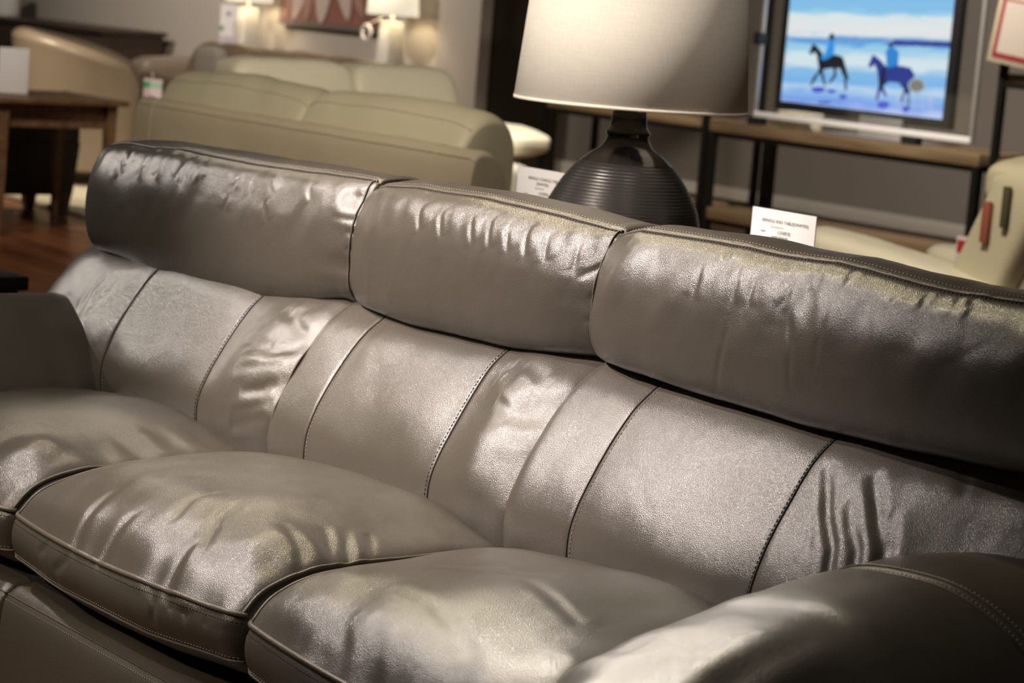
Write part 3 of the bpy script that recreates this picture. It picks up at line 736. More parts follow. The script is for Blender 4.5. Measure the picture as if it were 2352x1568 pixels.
lathe('rim', [(R0-0.0025, Z0-0.001), (R0+0.0006, Z0-0.001), (R0+0.0006, Z0+0.005), (R0-0.0025, Z0+0.005), (R0-0.0025, Z0-0.001)], M['linen'], sh, 160)
bm = bmesh.new()
for a in range(3):
    an = a*2*PI/3; 
    V, F = tube([(0, 0, Z1-0.04), (R1*math.cos(an)*0.99, R1*math.sin(an)*0.99, Z1-0.01)], 0.002, 6)
    vs = [bm.verts.new(v) for v in V]
    for f in F: bm.faces.new([vs[i] for i in f])
bm_obj('shade_spider', bm, M['silver'], L)
tube_obj('harp', [(0, 0, 0.44), (0.05, 0, 0.50), (0.055, 0, 0.58), (0, 0, Z1-0.04)], 0.002, M['silver'], L)
tube_obj('cord', [(-0.036, 0.01, 0.34), (-0.075, 0.03, 0.315), (-0.125, 0.06, 0.255), (-0.165, 0.08, 0.20), (-0.19, 0.13, 0.05), (-0.20, 0.17, 0.008)], 0.003, M['black_plastic'], L)

t = thing('end_table', 'black end table corner left of the grey sofa arm', 'table', (-2.50, 0.03, 0))
box('tabletop', -0.35, 0.36, -0.45, 0.235, 0.565, 0.60, M['black_plastic'], t, bevel=0.004)
box('cabinet', -0.33, 0.34, -0.43, 0.215, 0.06, 0.565, M['dark_wood'], t)
legs(t, [(-0.30, -0.40), (0.30, -0.40), (-0.30, 0.18), (0.30, 0.18)], 0.05, 0.06, M['dark_wood'])

# ------------------------------------------------------------------ cream loveseat seen from behind
s = thing('loveseat', 'cream leather loveseat seen from behind just past the grey sofa', 'sofa', (-3.55, 2.2, 0))
def panel_warp(G):
    G = G.copy(); z = G[..., 2]; G[..., 1] += 0.16*np.clip((z-0.3)/0.6, 0, 1)*0.35
    G[..., 2] += -0.02*np.clip((G[..., 0]-0.6)/0.5, 0, 1)*np.clip((z-0.6)/0.3, 0, 1)
    return G
sec = [(-0.22, 0.10), (-0.255, 0.30), (-0.27, 0.60), (-0.265, 0.80), (-0.25, 0.885), (-0.22, 0.905), (-0.17, 0.89), (-0.12, 0.80), (-0.10, 0.45), (-0.10, 0.12)]
G, st, S = sweep('x', -1.10, 1.00, sec, 120, 120, r0=0.02, r1=0.03, e0=0.96, e1=0.95, disp=lambda G: soft(G, 401, 0.004, 0.0008, 0))
o = grid_obj('back_panel', G, M['cream_cloth'], s)
for x in (-0.98, 0.80):
    tube_obj('seam', col_at(G, st, S, x, ((-0.22, 0.905), (-0.255, 0.30)), 0.0005), 0.003, M['cream_leather'], o, 6)
tube_obj('seam', row_along(G, S, (-0.25, 0.885), 0.0008)[12:-12], 0.003, M['cream_leather'], o, 6)
HB = [(-0.18, 0.70), (-0.205, 0.80), (-0.195, 0.90), (-0.15, 0.985), (-0.09, 1.025), (-0.02, 1.02), (0.03, 0.96), (0.04, 0.84), (0.02, 0.70), (-0.08, 0.66)]
for k, (a, b) in enumerate(((-1.08, -0.10), (-0.10, 0.84))):
    def hw(G, a=a, b=b):
        G = G.copy(); t = np.clip((G[..., 0]-a)/(b-a), 0, 1)
        G[..., 2] -= 0.028*(1-np.sin(PI*t)**0.5)*np.clip((G[..., 2]-0.8)/0.15, 0, 1)
        return G
    G, st, S = sweep('x', a, b, HB, 120, 120, r0=0.06, r1=0.07 if k == 0 else 0.09, e0=0.8, e1=0.85, warp=hw,
                     disp=lambda G: soft(G, 411+k*7, 0.006, 0.0015, 0.0)+0.006*np.clip((G[..., 0]-0.9)/0.1, 0, 1)*vnoise(np.stack([G[..., 0]*5, G[..., 1]*5, G[..., 2]*26], -1), 3))
    o = grid_obj('headrest', G, M['cream_leather'], s)
    tube_obj('seam', row_along(G, S, (-0.15, 0.985), 0.0008)[12:-12], 0.0025, M['cream_leather'], o, 6)
for sx in (-1, 1):
    puff('armrest', (sx*0.90, 0.40, 0.34), (0.12, 0.44, 0.26), M['cream_leather'], s, seed=5, amp=0.004)
puff('seat', (0, 0.42, 0.30), (0.88, 0.46, 0.17), M['cream_leather'], s, p=0.2, q=0.2)
legs(s, [(-0.95, -0.15), (0.85, -0.15), (-0.8, 0.72), (0.8, 0.72)], 0.06, 0.14, M['dark_wood'])

# ------------------------------------------------------------------ ivory loveseat facing this way, further back
s = thing('loveseat', 'pale ivory leather loveseat facing forward behind the cream one, bright padded arm at right', 'sofa', (-7.4, 4.85, 0))
for k, (a, b) in enumerate(((-0.85, -0.08), (-0.08, 0.62))):
    def lw(G): G = G.copy(); G[..., 0] -= 0.10*(G[..., 2]/0.3); return G
    o = puff('back_cushion', (0.02, (a+b)/2, 0.69), (0.15, (b-a)/2, 0.275), M['ivory_leather'], s, p=0.32, q=0.3, fn=lw, seed=21+k, amp=0.006)
puff('seat', (0.42, -0.10, 0.36), (0.46, 0.74, 0.15), M['ivory_leather'], s, p=0.25, q=0.25)
puff('base', (0.30, -0.10, 0.20), (0.55, 0.80, 0.14), M['ivory_leather'], s, p=0.2, q=0.15)
def armf(G):
    G = G.copy(); t = (G[..., 0]+0.6)/1.2
    G[..., 2] *= (1.0-0.42*np.clip(t, 0, 1)**1.6)
    G[..., 2] += 0.05*np.clip(t, 0, 1)
    return G
puff('armrest', (0.24, 0.62, 0.56), (0.58, 0.20, 0.13), M['ivory_leather_lit'], s, p=0.6, q=0.5, fn=armf, seed=31, amp=0.010)
puff('arm_panel', (0.16, 0.62, 0.30), (0.44, 0.12, 0.22), M['ivory_leather_lit'], s, p=0.25, q=0.2)
puff('armrest', (0.45, -0.92, 0.585), (0.60, 0.15, 0.09), M['ivory_leather'], s, p=0.6, q=0.5, seed=33, amp=0.008)
puff('arm_panel', (0.30, -0.92, 0.33), (0.50, 0.12, 0.22), M['ivory_leather'], s, p=0.25, q=0.2)
legs(s, [(-0.1, -0.8), (0.7, -0.8), (-0.1, 0.55), (0.7, 0.55)], 0.06, 0.10, M['dark_wood'])
# tag hanging by that arm
t = thing('price_tag', 'small green and lilac tag by the bright arm beside the big lamp', 'tag', (-6.55, 5.98, 0.36))
t.rotation_euler = (0, 0, math.radians(40))
box('card', -0.07, 0.07, -0.002, 0.002, 0.0, 0.19, M['mint_card'], t)
box('printed_panel', -0.02, 0.07, -0.004, -0.002, 0.11, 0.17, M['pink_card'], t)
box('printed_panel', -0.07, -0.02, -0.004, -0.002, 0.05, 0.12, M['green_card'], t)
tube_obj('stand', [(0, 0.004, -0.36), (0, 0.004, 0.1)], 0.004, M['silver'], t, 6)

# ------------------------------------------------------------------ brown sofa at the far wall
s = thing('sofa', 'brown leather sofa with rolled arms against the far beige wall', 'sofa', (-12.80, 7.72, 0))
puff('base', (0, -0.06, 0.30), (1.4, 0.36, 0.20), M['brown_leather'], s, p=0.2, q=0.15)
for k in range(3):
    def bt(G): G = G.copy(); G[..., 1] += 0.12*(G[..., 2]/0.25); return G
    puff('back_cushion', (-0.9+k*0.9, 0.12, 0.62), (0.46, 0.13, 0.20), M['brown_leather'], s, p=0.4, q=0.35, fn=bt, seed=41+k, amp=0.012)
    puff('seat_cushion', (-0.9+k*0.9, -0.16, 0.47), (0.45, 0.33, 0.08), M['brown_leather'], s, p=0.4, q=0.3, seed=51+k, amp=0.006)
for sx in (-1, 1):
    puff('armrest', (sx*1.48, -0.06, 0.55), (0.15, 0.36, 0.12), M['tan_leather'] if sx < 0 else M['brown_leather'], s, p=0.7, q=0.4, seed=61, amp=0.010)
    puff('arm_panel', (sx*1.46, -0.06, 0.30), (0.10, 0.34, 0.24), M['brown_leather'], s, p=0.2, q=0.2)
puff('scatter_cushion', (-0.75, -0.12, 0.66), (0.20, 0.06, 0.14), M['grey_cloth'], s, p=0.6, q=0.4)
legs(s, [(-1.4, -0.45), (1.4, -0.45), (-1.4, 0.25), (1.4, 0.25)], 0.07, 0.11, M['dark_wood'])

def white_lamp(x, y, label, group=None):
    L = thing('table_lamp', label, 'lamp', (x, y, 0.62), 0.0)
    bm = bmesh.new(); add_box(bm, -0.095, 0.095, -0.095, 0.095, 0.0, 0.50)
    for v in bm.verts:
        if v.co.z > 0.4: v.co.x *= 0.72; v.co.y *= 0.72
    bm_obj('base', bm, M['white_ceramic'], L, bevel=0.006)
    lathe('neck', [(0, 0.50), (0.02, 0.50), (0.012, 0.53), (0.012, 0.56), (0, 0.56)], M['silver'], L, 24)
    lathe('lamp_shade', [(0.213, 0.552), (0.215, 0.552), (0.195, 0.84), (0.193, 0.84), (0.213, 0.552)], M['white_shade'], L, 64)
    lathe('bulb', [(0, 0.56), (0.02, 0.57), (0.03, 0.62), (0.02, 0.65), (0, 0.66)], emis_bulb, L, 16)
    l = bpy.data.lights.new('lamp_light', 'POINT'); l.energy = 9; l.color = (1, 0.88, 0.68); l.shadow_soft_size = 0.05
    lo = bpy.data.objects.new('lamp_light', l); COL.objects.link(lo); lo.parent = L; lo.location = (0, 0, 0.70)
    return L
emis_bulb = emis('bulb_glow', (1.0, 0.86, 0.6), 12.0)
def side_table(x, y, label):
    t = thing('side_table', label, 'table', (x, y, 0))
    box('tabletop', -0.24, 0.24, -0.24, 0.24, 0.59, 0.62, M['dark_wood'], t, bevel=0.003)
    box('shelf', -0.20, 0.20, -0.20, 0.20, 0.18, 0.20, M['dark_wood'], t)
    legs(t, [(-0.2, -0.2), (0.2, -0.2), (-0.2, 0.2), (0.2, 0.2)], 0.035, 0.59, M['dark_wood'])
side_table(-12.30, 8.66, 'dark wooden side table under the lit white lamp at right of the brown sofa')
white_lamp(-12.34, 8.56, 'lit lamp with tapered white ceramic base right of the flower picture')
l1 = white_lamp(-14.62, 8.60, 'white ceramic lamp with a hanging paper tag left of the flower picture')
t = thing('side_table', 'narrow table behind the brown sofa carrying the tagged white lamp', 'table', (-14.62, 8.72, 0))
box('tabletop', -0.35, 0.35, -0.16, 0.14, 0.59, 0.62, M['dark_wood'], t, bevel=0.003)
legs(t, [(-0.3, -0.12), (0.3, -0.12), (-0.3, 0.10), (0.3, 0.10)], 0.035, 0.59, M['dark_wood'])
t = thing('swing_tag', 'long white paper swing tag with green mark hanging at the left white lamp', 'tag', (-14.52, 8.34, 0.74))
t.rotation_euler = (0, 0, math.radians(25))
box('card', -0.085, 0.085, -0.002, 0.002, 0.25, 0.40, M['paper'], t)
box('card', -0.085, 0.06, -0.004, 0.0, 0.12, 0.26, M['paper'], t)
box('card', -0.085, 0.085, -0.003, 0.001, 0.0, 0.15, M['pink_card'], t)
box('printed_panel', -0.085, -0.045, -0.006, -0.004, 0.165, 0.205, M['green_card'], t)
box('printed_panel', -0.02, 0.02, -0.004, -0.002, 0.30, 0.335, M['silver'], t)
tube_obj('string', [(0.0, 0, 0.40), (0.01, 0.05, 0.47)], 0.004, M['paper'], t, 6)
t2 = thing('swing_tag', 'round white tag hanging from the lit lamp beside the flower picture', 'tag', (-12.47, 8.40, 1.02))
V, F = tube([(0.06*math.cos(a), 0, 0.06*math.sin(a)) for a in np.linspace(0, 2*PI, 25)], 0.012, 6)
mesh_obj('paper_loop', V, F, M['paper'], t2)
tube_obj('string', [(0, 0, 0.06), (0.08, 0.1, 0.13)], 0.003, M['paper'], t2, 5)

# picture: large pale petals on a rust ground
pc = thing('picture', 'framed picture of big pale petals on rusty brown hanging above the brown sofa', 'picture', (-13.70, 8.86, 1.0))
box('frame', -0.77, 0.78, -0.03, 0.035, 0.0, 1.0, M['picture_frame'], pc)
cv = box('canvas', -0.735, 0.745, -0.034, -0.028, 0.045, 0.965, M['canvas'], pc)
def petal(cx, cz, ang, ln, wd, mat, y):
    V = []; n = 28
    for k in range(n):
        a = 2*PI*k/n; r = ln*0.5*(math.cos(a)); w = wd*0.5*math.sin(a)*(1+0.3*math.cos(a))
        V.append((cx+r*math.sin(ang)+w*math.cos(ang), y, cz+r*math.cos(ang)-w*math.sin(ang)))
    o = len(V); V += [(a, y+0.002, b) for a, _, b in V]
    F = [tuple(range(n)), tuple(range(2*n-1, n-1, -1))]+[(k, (k+1) % n, n+(k+1) % n, n+k) for k in range(n)]
    return mesh_obj('petal', V, F, mat, cv, False)
for k, (cx, cz, ang, ln, wd, mt) in enumerate([(-0.62, 0.20, 0.3, 0.3, 0.10, 'petal_shade'), (-0.46, 0.22, 0.35, 0.36, 0.17, 'petal'), (-0.30, 0.20, 0.1, 0.30, 0.14, 'petal_shade'), (-0.06, 0.28, 0.05, 0.48, 0.24, 'petal'),
      (0.28, 0.30, -0.35, 0.44, 0.20, 'petal'), (0.50, 0.26, -0.6, 0.34, 0.12, 'petal_shade'), (0.0, 0.66, 0, 0.4, 0.3, 'petal_shade'), (-0.5, 0.62, 0.9, 0.4, 0.2, 'petal'), (0.5, 0.64, -0.9, 0.4, 0.2, 'petal')]):
    petal(cx, cz, ang, ln, wd, M[mt], -0.038-0.003*k)

# dresser and its white lamp at far left
d = thing('dresser', 'long dark brown dresser against the far wall at upper left', 'dresser', (-17.8, 8.4, 0))
box('cabinet', -1.6, 1.38, -0.27, 0.38, 0.08, 0.76, M['dark_wood'], d)
box('top', -1.65, 1.43, -0.31, 0.40, 0.76, 0.80, M['dark_wood'], d, bevel=0.004)
for k in range(3):
    for z in (0.14, 0.44):
        dr = box('drawer', -1.5+k*0.97, -0.58+k*0.97, -0.288, -0.27, z, z+0.27, M['dark_wood'], d, bevel=0.003)
        box('handle', -1.12+k*0.97, -0.96+k*0.97, -0.305, -0.288, z+0.13, z+0.145, M['silver'], dr)
legs(d, [(-1.5, -0.2), (1.3, -0.2), (-1.5, 0.3), (1.3, 0.3)], 0.06, 0.08, M['dark_wood'])
v = thing('vase', 'white cylindrical vase on the dark dresser in the top left corner', 'vase', (-18.95, 8.35, 0.80))
lathe('body', [(0, 0), (0.15, 0), (0.155, 0.02), (0.15, 0.40), (0.14, 0.42), (0.13, 0.42), (0.13, 0.40), (0.13, 0.03), (0, 0.03)], M['white_ceramic'], v, 48)

# ------------------------------------------------------------------ tan barrel chairs
def barrel_chair(loc, rz, label, mat, group=None, hb=0.93, hf=0.64):
    c = thing('armchair', label, 'armchair', loc, rz, group)
    n = 110; m = 90; span = math.radians(128)
    G = np.zeros((n, m, 3))
    for i in range(n):
        t = i/(n-1); th = PI-span+2*span*t
        back = math.cos((t-0.5)*PI*0.98)
        h = hf+(hb-hf)*back**0.55
        e = min(t, 1-t); sc = min(1.0, (e/0.035))**0.5 if e < 0.035 else 1.0
        sec = closed_spline([(0.375, 0.10), (0.415, 0.35), (0.445, h-0.10), (0.45, h-0.04), (0.42, h), (0.37, h+0.005), (0.335, h-0.035), (0.325, h-0.10), (0.305, 0.45), (0.29, 0.15)], m)
        cc = sec.mean(0); sec = cc+(sec-cc)*(0.55+0.45*sc) if sc < 1 else sec
        if i in (0, n-1): sec = cc+(sec-cc)*0.05
        G[i, :, 0] = sec[:, 0]*math.cos(th)*1.0; G[i, :, 1] = sec[:, 0]*math.sin(th); G[i, :, 2] = sec[:, 1]
    o = grid_obj('shell', G, mat, c)
    for t in (0.22, 0.5, 0.78):
        i = int(t*(n-1)); tube_obj('seam', [tuple(p*np.array((1.003, 1.003, 1))) for p in G[i, 2:28]], 0.004, mat, o, 6)
    puff('seat_cushion', (0.04, 0, 0.40), (0.32, 0.29, 0.075), mat, c, p=0.4, q=0.5)
    puff('base', (0.02, 0, 0.22), (0.34, 0.31, 0.13), mat, c, p=0.2, q=0.5)
    for x, y in ((0.26, -0.2), (0.26, 0.2), (-0.24, -0.2), (-0.24, 0.2)):
        box('leg', x-0.03, x+0.03, y-0.03, y+0.03, 0, 0.13, M['dark_wood'], c, top=(0.6, 0.6))
    c.scale = (1.16, 1.16, 1.0)
    return c
barrel_chair((-9.95, 4.60, 0.035), math.radians(60), 'tan leather barrel armchair with sloping arm behind the wooden table', M['tan_leather'])
t = thing('ottoman', 'dark leather ottoman on tapered feet in shade behind the wooden table', 'ottoman', (-8.55, 3.36, 0))
puff('cushion', (0, 0, 0.46), (0.27, 0.30, 0.07), M['dark_leather'], t, p=0.3, q=0.2)
box('base', -0.26, 0.26, -0.29, 0.29, 0.12, 0.42, M['dark_leather'], t, bevel=0.01, top=(0.92, 0.92))
legs(t, [(-0.2, -0.22), (0.2, -0.22), (-0.2, 0.22), (0.2, 0.22)], 0.08, 0.13, M['dark_wood'], 0.6)
t = thing('price_tag', 'lilac and green tag hanging on the front of the tan armchair arm', 'tag', (-9.42, 4.72, 0.50), math.radians(40))
box('card', -0.06, 0.06, -0.002, 0.002, 0.10, 0.22, M['pink_card'], t)
box('printed_panel', -0.06, 0.06, -0.003, 0.001, 0.165, 0.205, M['mint_card'], t)
box('printed_panel', -0.06, -0.02, -0.005, -0.003, 0.165, 0.205, M['green_card'], t)
tube_obj('string', [(0, 0, 0.22), (-0.03, 0.05, 0.26)], 0.002, M['paper'], t, 5)

r = tag(box('rug', -12.2, -8.26, 3.68, 6.6, 0.0, 0.03, M['rug'], bevel=0.01), 'cream shaggy rug under the tan armchairs at left', 'rug')

# wooden table at left with its sign
t = thing('wooden_table', 'square brown wooden table at the left edge with a white sign on it', 'table', (-7.8, 3.10, 0))
box('tabletop', -0.36, 0.33, -0.38, 0.385, 0.672, 0.70, M['table_wood'], t, bevel=0.004)
box('apron', 0.245, 0.265, -0.30, 0.30, 0.55, 0.672, M['table_wood'], t)
box('apron', -0.30, -0.28, -0.30, 0.30, 0.55, 0.672, M['table_wood'], t)
box('apron', -0.28, 0.245, 0.28, 0.30, 0.55, 0.672, M['table_wood'], t)
box('apron', -0.28, 0.245, -0.30, -0.28, 0.55, 0.672, M['table_wood'], t)
legs(t, [(0.27, -0.30), (0.27, 0.305), (-0.29, -0.30), (-0.29, 0.305)], 0.055, 0.672, M['table_wood'], 0.62)
s = thing('sign_holder', 'blank white upright sign standing on the brown wooden table', 'sign', (-7.72, 2.945, 0.70), math.radians(62))
box('card', -0.075, 0.075, -0.004, 0.004, 0.004, 0.235, M['paper'], s, bevel=0.002)
box('acrylic_foot', -0.10, 0.10, -0.04, 0.04, 0.0, 0.004, M['acrylic'], s)
t = thing('side_table', 'slim side table with wood top and black metal legs left of the cream loveseat', 'table', (-7.98, 4.36, 0))
box('tabletop', -0.25, 0.23, -0.25, 0.20, 0.575, 0.61, M['shelf_wood'], t, bevel=0.003)
box('apron', -0.22, 0.22, -0.23, 0.18, 0.52, 0.575, M['black_metal'], t)
legs(t, [(-0.20, -0.21), (0.20, -0.21), (-0.20, 0.16), (0.20, 0.16)], 0.04, 0.54, M['black_metal'], 1.0)

# ------------------------------------------------------------------ pilaster at the end of the beige wall
struct(box('trim_2', -12.0, -11.45, 8.78, 8.92, 0, 3.4, M['wall_beige']))

# ------------------------------------------------------------------ media console, shelving, television
t = thing('media_console', 'industrial media console with thick plank shelves and black iron posts below the television', 'console', (-5.83, 7.25, 0))
for z in (0.70, 0.185):
    box('shelf', -1.02, 1.03, -0.25, 0.27, z, z+0.068, M['shelf_wood'], t, bevel=0.004)
    box('shelf_frame', -1.00, 1.01, -0.235, 0.255, z-0.03, z, M['black_metal'], t)
for x in (-1.0, 1.01):
    for y in (-0.23, 0.25):
        w = 0.022 if y < 0 else 0.032
        box('post', x-w, x+w, y-w, y+w, 0, 0.70, M['black_metal'], t)
def etagere(x0, x1, label, shelves):
    t = thing('shelving_unit', label, 'shelves', ((x0+x1)/2, 7.27, 0)); h = (x1-x0)/2
    for z in shelves:
        box('shelf', -h, h, -0.22, 0.22, z, z+0.045, M['shelf_wood'], t, bevel=0.003)
        box('shelf_frame', -h, h, -0.225, 0.225, z-0.03, z, M['black_metal'], t)
    for x in (-h, h):
        for y in (-0.22, 0.22): box('post', x-0.018, x+0.018, y-0.018, y+0.018, 0, 2.2, M['black_metal'], t)
    return t
etagere(-8.45, -6.93, 'tall open shelving unit of planks and black iron behind the big lamp', (0.22, 0.71, 1.9))
etagere(-4.74, -3.35, 'tall open shelving unit of planks and black iron at the right edge', (0.22, 0.70, 1.15, 1.75))

tv = thing('television', 'flat television showing two horse riders on a beach, silver foot', 'television', (-5.93, 7.27, 0.768))
box('bezel', -0.672, 0.672, 0.0, 0.05, 0.09, 0.90, M['black_plastic'], tv, bevel=0.006)
box('rear_housing', -0.50, 0.50, 0.05, 0.10, 0.18, 0.80, M['black_plastic'], tv)
box('neck', 0.03, 0.34, -0.02, 0.04, 0.006, 0.115, M['silver'], tv, bevel=0.004)
box('stand_plate', -0.12, 0.58, -0.16, 0.14, 0.0, 0.008, M['silver'], tv, bevel=0.002)
def screen_picture(W=360, H=204):
    # screen content, drawn in 0..1 by 0..1
    o = np.array((325., 835.)); rv = np.array((1330., 155.)); uv_ = np.array((75., -1040.))
    A = np.linalg.inv(np.stack([rv, uv_], 1))
    def q(p): return tuple(A@(np.array(p, float)-o))
    U, Vv = np.meshgrid(np.linspace(0, 1, W), np.linspace(0, 1, H), indexing='ij')
    X = o[0]+rv[0]*U+uv_[0]*Vv; Y = o[1]+rv[1]*U+uv_[1]*Vv
    yy = Y-(X-1000)*0.065           # level lines of the scene
    n1 = vnoise(np.stack([X/160, yy/28, X*0], -1), 5); n2 = vnoise(np.stack([X/50, yy/12, X*0], -1), 6)
    stops = [(-300, (0.20, 0.48, 0.82)), (60, (0.25, 0.56, 0.86)), (100, (0.34, 0.65, 0.86)), (125, (0.74, 0.84, 0.86)), (250, (0.82, 0.84, 0.84)), (300, (0.72, 0.80, 0.86)),
             (325, (0.15, 0.36, 0.72)), (355, (0.13, 0.38, 0.78)), (385, (0.32, 0.62, 0.84)), (440, (0.45, 0.70, 0.88)), (470, (0.68, 0.82, 0.88)), (545, (0.70, 0.82, 0.88)),
             (600, (0.26, 0.54, 0.86)), (690, (0.20, 0.48, 0.86)), (740, (0.52, 0.70, 0.90)), (800, (0.25, 0.48, 0.88)), (860, (0.20, 0.36, 0.86)), (930, (0.50, 0.62, 0.92)), (1100, (0.25, 0.45, 0.85))]
    ys = [s[0] for s in stops]; yd = yy+n1*24+n2*8
    C = np.stack([np.interp(yd, ys, [s[1][k] for s in stops]) for k in range(3)], -1)
    dark = ((yy > 318+n1*6) & (yy < 362) & (X > 1250)); C[dark] = (0.035, 0.06, 0.32)
    def poly(P):
        ins = np.zeros(X.shape, bool); m = len(P)
        for i in range(m):
            x1, y1 = P[i]; x2, y2 = P[(i+1) % m]
            if y1 == y2: continue
            c = ((y1 > Y) != (y2 > Y)) & (X < (x2-x1)*(Y-y1)/(y2-y1)+x1); ins ^= c
        return ins
    def ell(cx, cy, rx, ry): return ((X-cx)/rx)**2+((Y-cy)/ry)**2 < 1
    for cx, cy, rx, ry in ((650, 740, 60, 26), (760, 755, 40, 16), (860, 800, 34, 20), (1190, 870, 50, 32), (1370, 905, 26, 30), (700, 850, 60, 12)): C[ell(cx, cy, rx, ry)] = (0.06, 0.10, 0.62)
    h1 = [(590, 350), (562, 428), (585, 438), (612, 415), (628, 440), (650, 560), (640, 590), (600, 640), (578, 705), (594, 705), (648, 610), (664, 600), (698, 706), (714, 706), (684, 570), (740, 560), (768, 560), (782, 605), (736, 680), (748, 692), (802, 622), (796, 562), (828, 562), (866, 640), (872, 745), (892, 745), (886, 660), (905, 655), (868, 520), (848, 465), (790, 445), (690, 450), (650, 395), (612, 352)]
    h2 = [(1092, 455), (1060, 548), (1085, 562), (1112, 530), (1138, 600), (1150, 700), (1128, 832), (1146, 836), (1170, 745), (1206, 806), (1222, 800), (1184, 712), (1230, 682), (1310, 690), (1352, 742), (1322, 852), (1338, 854), (1372, 765), (1382, 905), (1402, 905), (1398, 770), (1406, 690), (1436, 625), (1400, 568), (1320, 548), (1200, 545), (1150, 490), (1115, 462)]
    C[poly(h1)] = (0.010, 0.011, 0.022); C[poly(h2)] = (0.025, 0.045, 0.28)
    C[poly([(1172, 560), (1204, 560), (1200, 690), (1170, 760), (1152, 700)])] = (0.012, 0.013, 0.04)
    C[poly([(1352, 742), (1372, 765), (1398, 770), (1340, 690)])] = (0.012, 0.013, 0.04)
    C[poly([(738, 318), (776, 330), (776, 440), (742, 465), (690, 492), (658, 472), (700, 430), (714, 380)])] = (0.03, 0.30, 0.80)
    C[poly([(1222, 390), (1262, 392), (1302, 430), (1304, 545), (1210, 565), (1200, 430)])] = (0.03, 0.25, 0.66)
    C[ell(752, 292, 20, 30)] = (0.012, 0.012, 0.03); C[ell(1237, 372, 17, 20)] = (0.012, 0.012, 0.03)
    C[ell(1452, 712, 68, 62)] = (0.40, 0.55, 0.62); C[ell(1452, 712, 56, 50)] = (0.22, 0.22, 0.19)
    for k in range(5):
        a = poly([(1285+k*62, 770+k*6), (1330+k*62, 775+k*6), (1335+k*62, 825+k*6), (1288+k*62, 820+k*6)]); C[a] = C[a]*0.5+np.array((0.50, 0.62, 0.70))*0.5
        a = poly([(1290+k*62, 838+k*6), (1335+k*62, 843+k*6), (1338+k*62, 880+k*6), (1292+k*62, 875+k*6)]); C[a] = C[a]*0.6+np.array((0.50, 0.62, 0.70))*0.4
    x0, x1, z0, z1 = -0.62, 0.62, 0.142, 0.842
    Vt = [(x0+(x1-x0)*i/(W-1), -0.001, z0+(z1-z0)*j/(H-1)) for i in range(W) for j in range(H)]
    Fc = [(i*H+j, (i+1)*H+j, (i+1)*H+j+1, i*H+j+1) for i in range(W-1) for j in range(H-1)]
    me = bpy.data.meshes.new('screen'); me.from_pydata(Vt, [], Fc); me.update()
    at = me.color_attributes.new('picture', 'FLOAT_COLOR', 'POINT')
    at.data.foreach_set('color', np.concatenate([C.reshape(-1, 3), np.ones((W*H, 1))], 1).astype(np.float32).ravel())
    m, nt, b = nodes('screen'); a = nt.nodes.new('ShaderNodeAttribute'); a.attribute_name = 'picture'
    b.inputs['Base Color'].default_value = (0.005, 0.005, 0.005, 1); b.inputs['Roughness'].default_value = 0.2
    nt.links.new(a.outputs['Color'], b.inputs['Emission Color']); b.inputs['Emission Strength'].default_value = 1.0
    return link('screen', me, m, tv, False)
screen_picture()
c = thing('display_cover', 'clear panel in a thin silver frame standing in front of the television', 'screen cover', (-5.71, 7.04, 0.768))
box('clear_panel', -0.80, 0.80, -0.003, 0.003, 0.06, 1.10, M['acrylic'], c)
box('bottom_rail', -0.81, 0.81, -0.014, 0.014, 0.045, 0.078, M['chrome'], c, bevel=0.003)
box('side_rail', -0.815, -0.80, -0.010, 0.010, 0.045, 1.10, M['silver'], c)
box('side_rail', 0.80, 0.822, -0.010, 0.010, 0.045, 1.10, M['silver'], c)
box('top_rail', -0.815, 0.822, -0.010, 0.010, 1.10, 1.12, M['silver'], c)
for x in (-0.79, 0.40): box('bracket', x-0.05, x+0.05, -0.03, 0.03, 0.0, 0.046, M['black_plastic'], c)
box('clip', -0.85, -0.80, -0.03, 0.03, 0.46, 0.53, M['black_plastic'], c)
b = thing('gift_box', 'small cream box on the console shelf at the lower left of the television', 'box', (-6.22, 7.115, 0.768))
box('carton', -0.13, 0.11, -0.05, 0.06, 0.0, 0.095, M['cream_card'], b, bevel=0.004)
box('band', 0.02, 0.055, -0.052, 0.062, 0.0, 0.097, M['white_paint'], b)
box('lid', -0.133, 0.113, -0.053, 0.063, 0.085, 0.10, M['cream_card'], b)

t = thing('price_card', 'white price card with a dark red border hanging at the right shelving unit', 'price card', (-4.62, 6.98, 1.255), 0.0)
t.rotation_euler = (0, math.radians(7), math.radians(8))
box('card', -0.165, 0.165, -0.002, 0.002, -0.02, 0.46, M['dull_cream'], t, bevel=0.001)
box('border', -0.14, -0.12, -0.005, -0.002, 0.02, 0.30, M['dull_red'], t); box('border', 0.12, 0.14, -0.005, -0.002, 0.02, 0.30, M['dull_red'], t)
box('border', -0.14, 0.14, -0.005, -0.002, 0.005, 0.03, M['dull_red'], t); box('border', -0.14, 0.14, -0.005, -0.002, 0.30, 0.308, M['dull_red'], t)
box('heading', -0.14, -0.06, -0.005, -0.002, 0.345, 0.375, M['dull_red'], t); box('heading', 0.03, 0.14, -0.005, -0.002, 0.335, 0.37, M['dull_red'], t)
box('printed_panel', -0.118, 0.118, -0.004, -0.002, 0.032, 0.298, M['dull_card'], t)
tube_obj('string', [(0, 0, 0.46), (-0.05, 0.02, 0.60)], 0.003, M['paper'], t, 5)

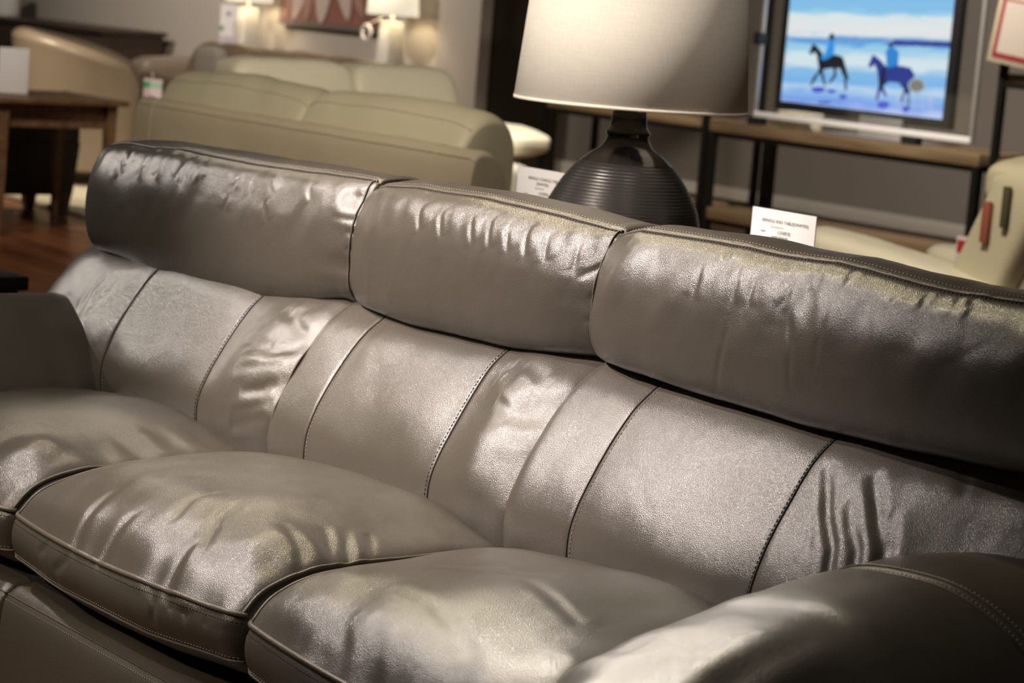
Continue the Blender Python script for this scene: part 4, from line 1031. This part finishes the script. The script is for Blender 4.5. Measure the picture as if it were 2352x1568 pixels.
# ------------------------------------------------------------------ cream recliner at the right edge
s = thing('recliner', 'cream leather recliner turned away at the right edge, grey cloth back', 'armchair', (-2.42, 4.2, 0))
def rb(G):
    G = G.copy(); G[..., 0] += 0.16*(G[..., 2]/0.36)
    G[..., 0] -= 0.03*np.clip((G[..., 2]-0.2)/0.1, 0, 1)
    return G
puff('backrest', (0.34, 0.02, 0.61), (0.14, 0.42, 0.36), M['cream_leather'], s, p=0.28, q=0.28, fn=rb, seed=71, amp=0.008)
puff('back_panel', (0.455, 0.02, 0.55), (0.085, 0.33, 0.30), M['grey_cloth'], s, p=0.2, q=0.2, fn=rb)
puff('head_pillow', (0.42, 0.02, 0.88), (0.15, 0.40, 0.095), M['cream_leather'], s, p=0.5, q=0.35, seed=72, amp=0.012)
def ra(G):
    G = G.copy(); t = np.clip((G[..., 0]+0.55)/1.1, 0, 1)
    G[..., 2] -= 0.12*t**1.3; return G
for sy in (-1, 1):
    puff('armrest', (-0.02, sy*0.40, 0.57 if sy < 0 else 0.50), (0.52, 0.125, 0.085), M['ivory_leather'], s, p=0.6, q=0.45, fn=ra, seed=74, amp=0.005)
    puff('arm_panel', (0.02, sy*0.39, 0.29), (0.40, 0.10, 0.23), M['ivory_leather'], s, p=0.2, q=0.2)
puff('seat', (-0.05, 0, 0.35), (0.42, 0.33, 0.12), M['cream_leather'], s, p=0.3, q=0.3)
puff('base', (0.02, 0, 0.14), (0.38, 0.34, 0.14), M['cream_leather'], s, p=0.15, q=0.15)
box('pull_strap', 0.345, 0.375, -0.425, -0.405, 0.68, 0.82, M['red_strap'], s, bevel=0.002)
box('pull_strap', 0.425, 0.45, -0.425, -0.405, 0.74, 0.88, M['dark_strap'], s, bevel=0.002)
t = thing('price_card', 'small dark red and white card propped on the seat of the cream recliner', 'price card', (-2.33, 4.06, 0.53), math.radians(10))
box('card', -0.07, 0.07, -0.002, 0.002, 0.0, 0.13, M['pink_card'], t)
box('printed_panel', -0.065, 0.0, -0.004, -0.002, 0.07, 0.115, M['red_card'], t); box('printed_panel', -0.03, 0.06, -0.004, -0.002, 0.01, 0.06, M['red_card'], t)
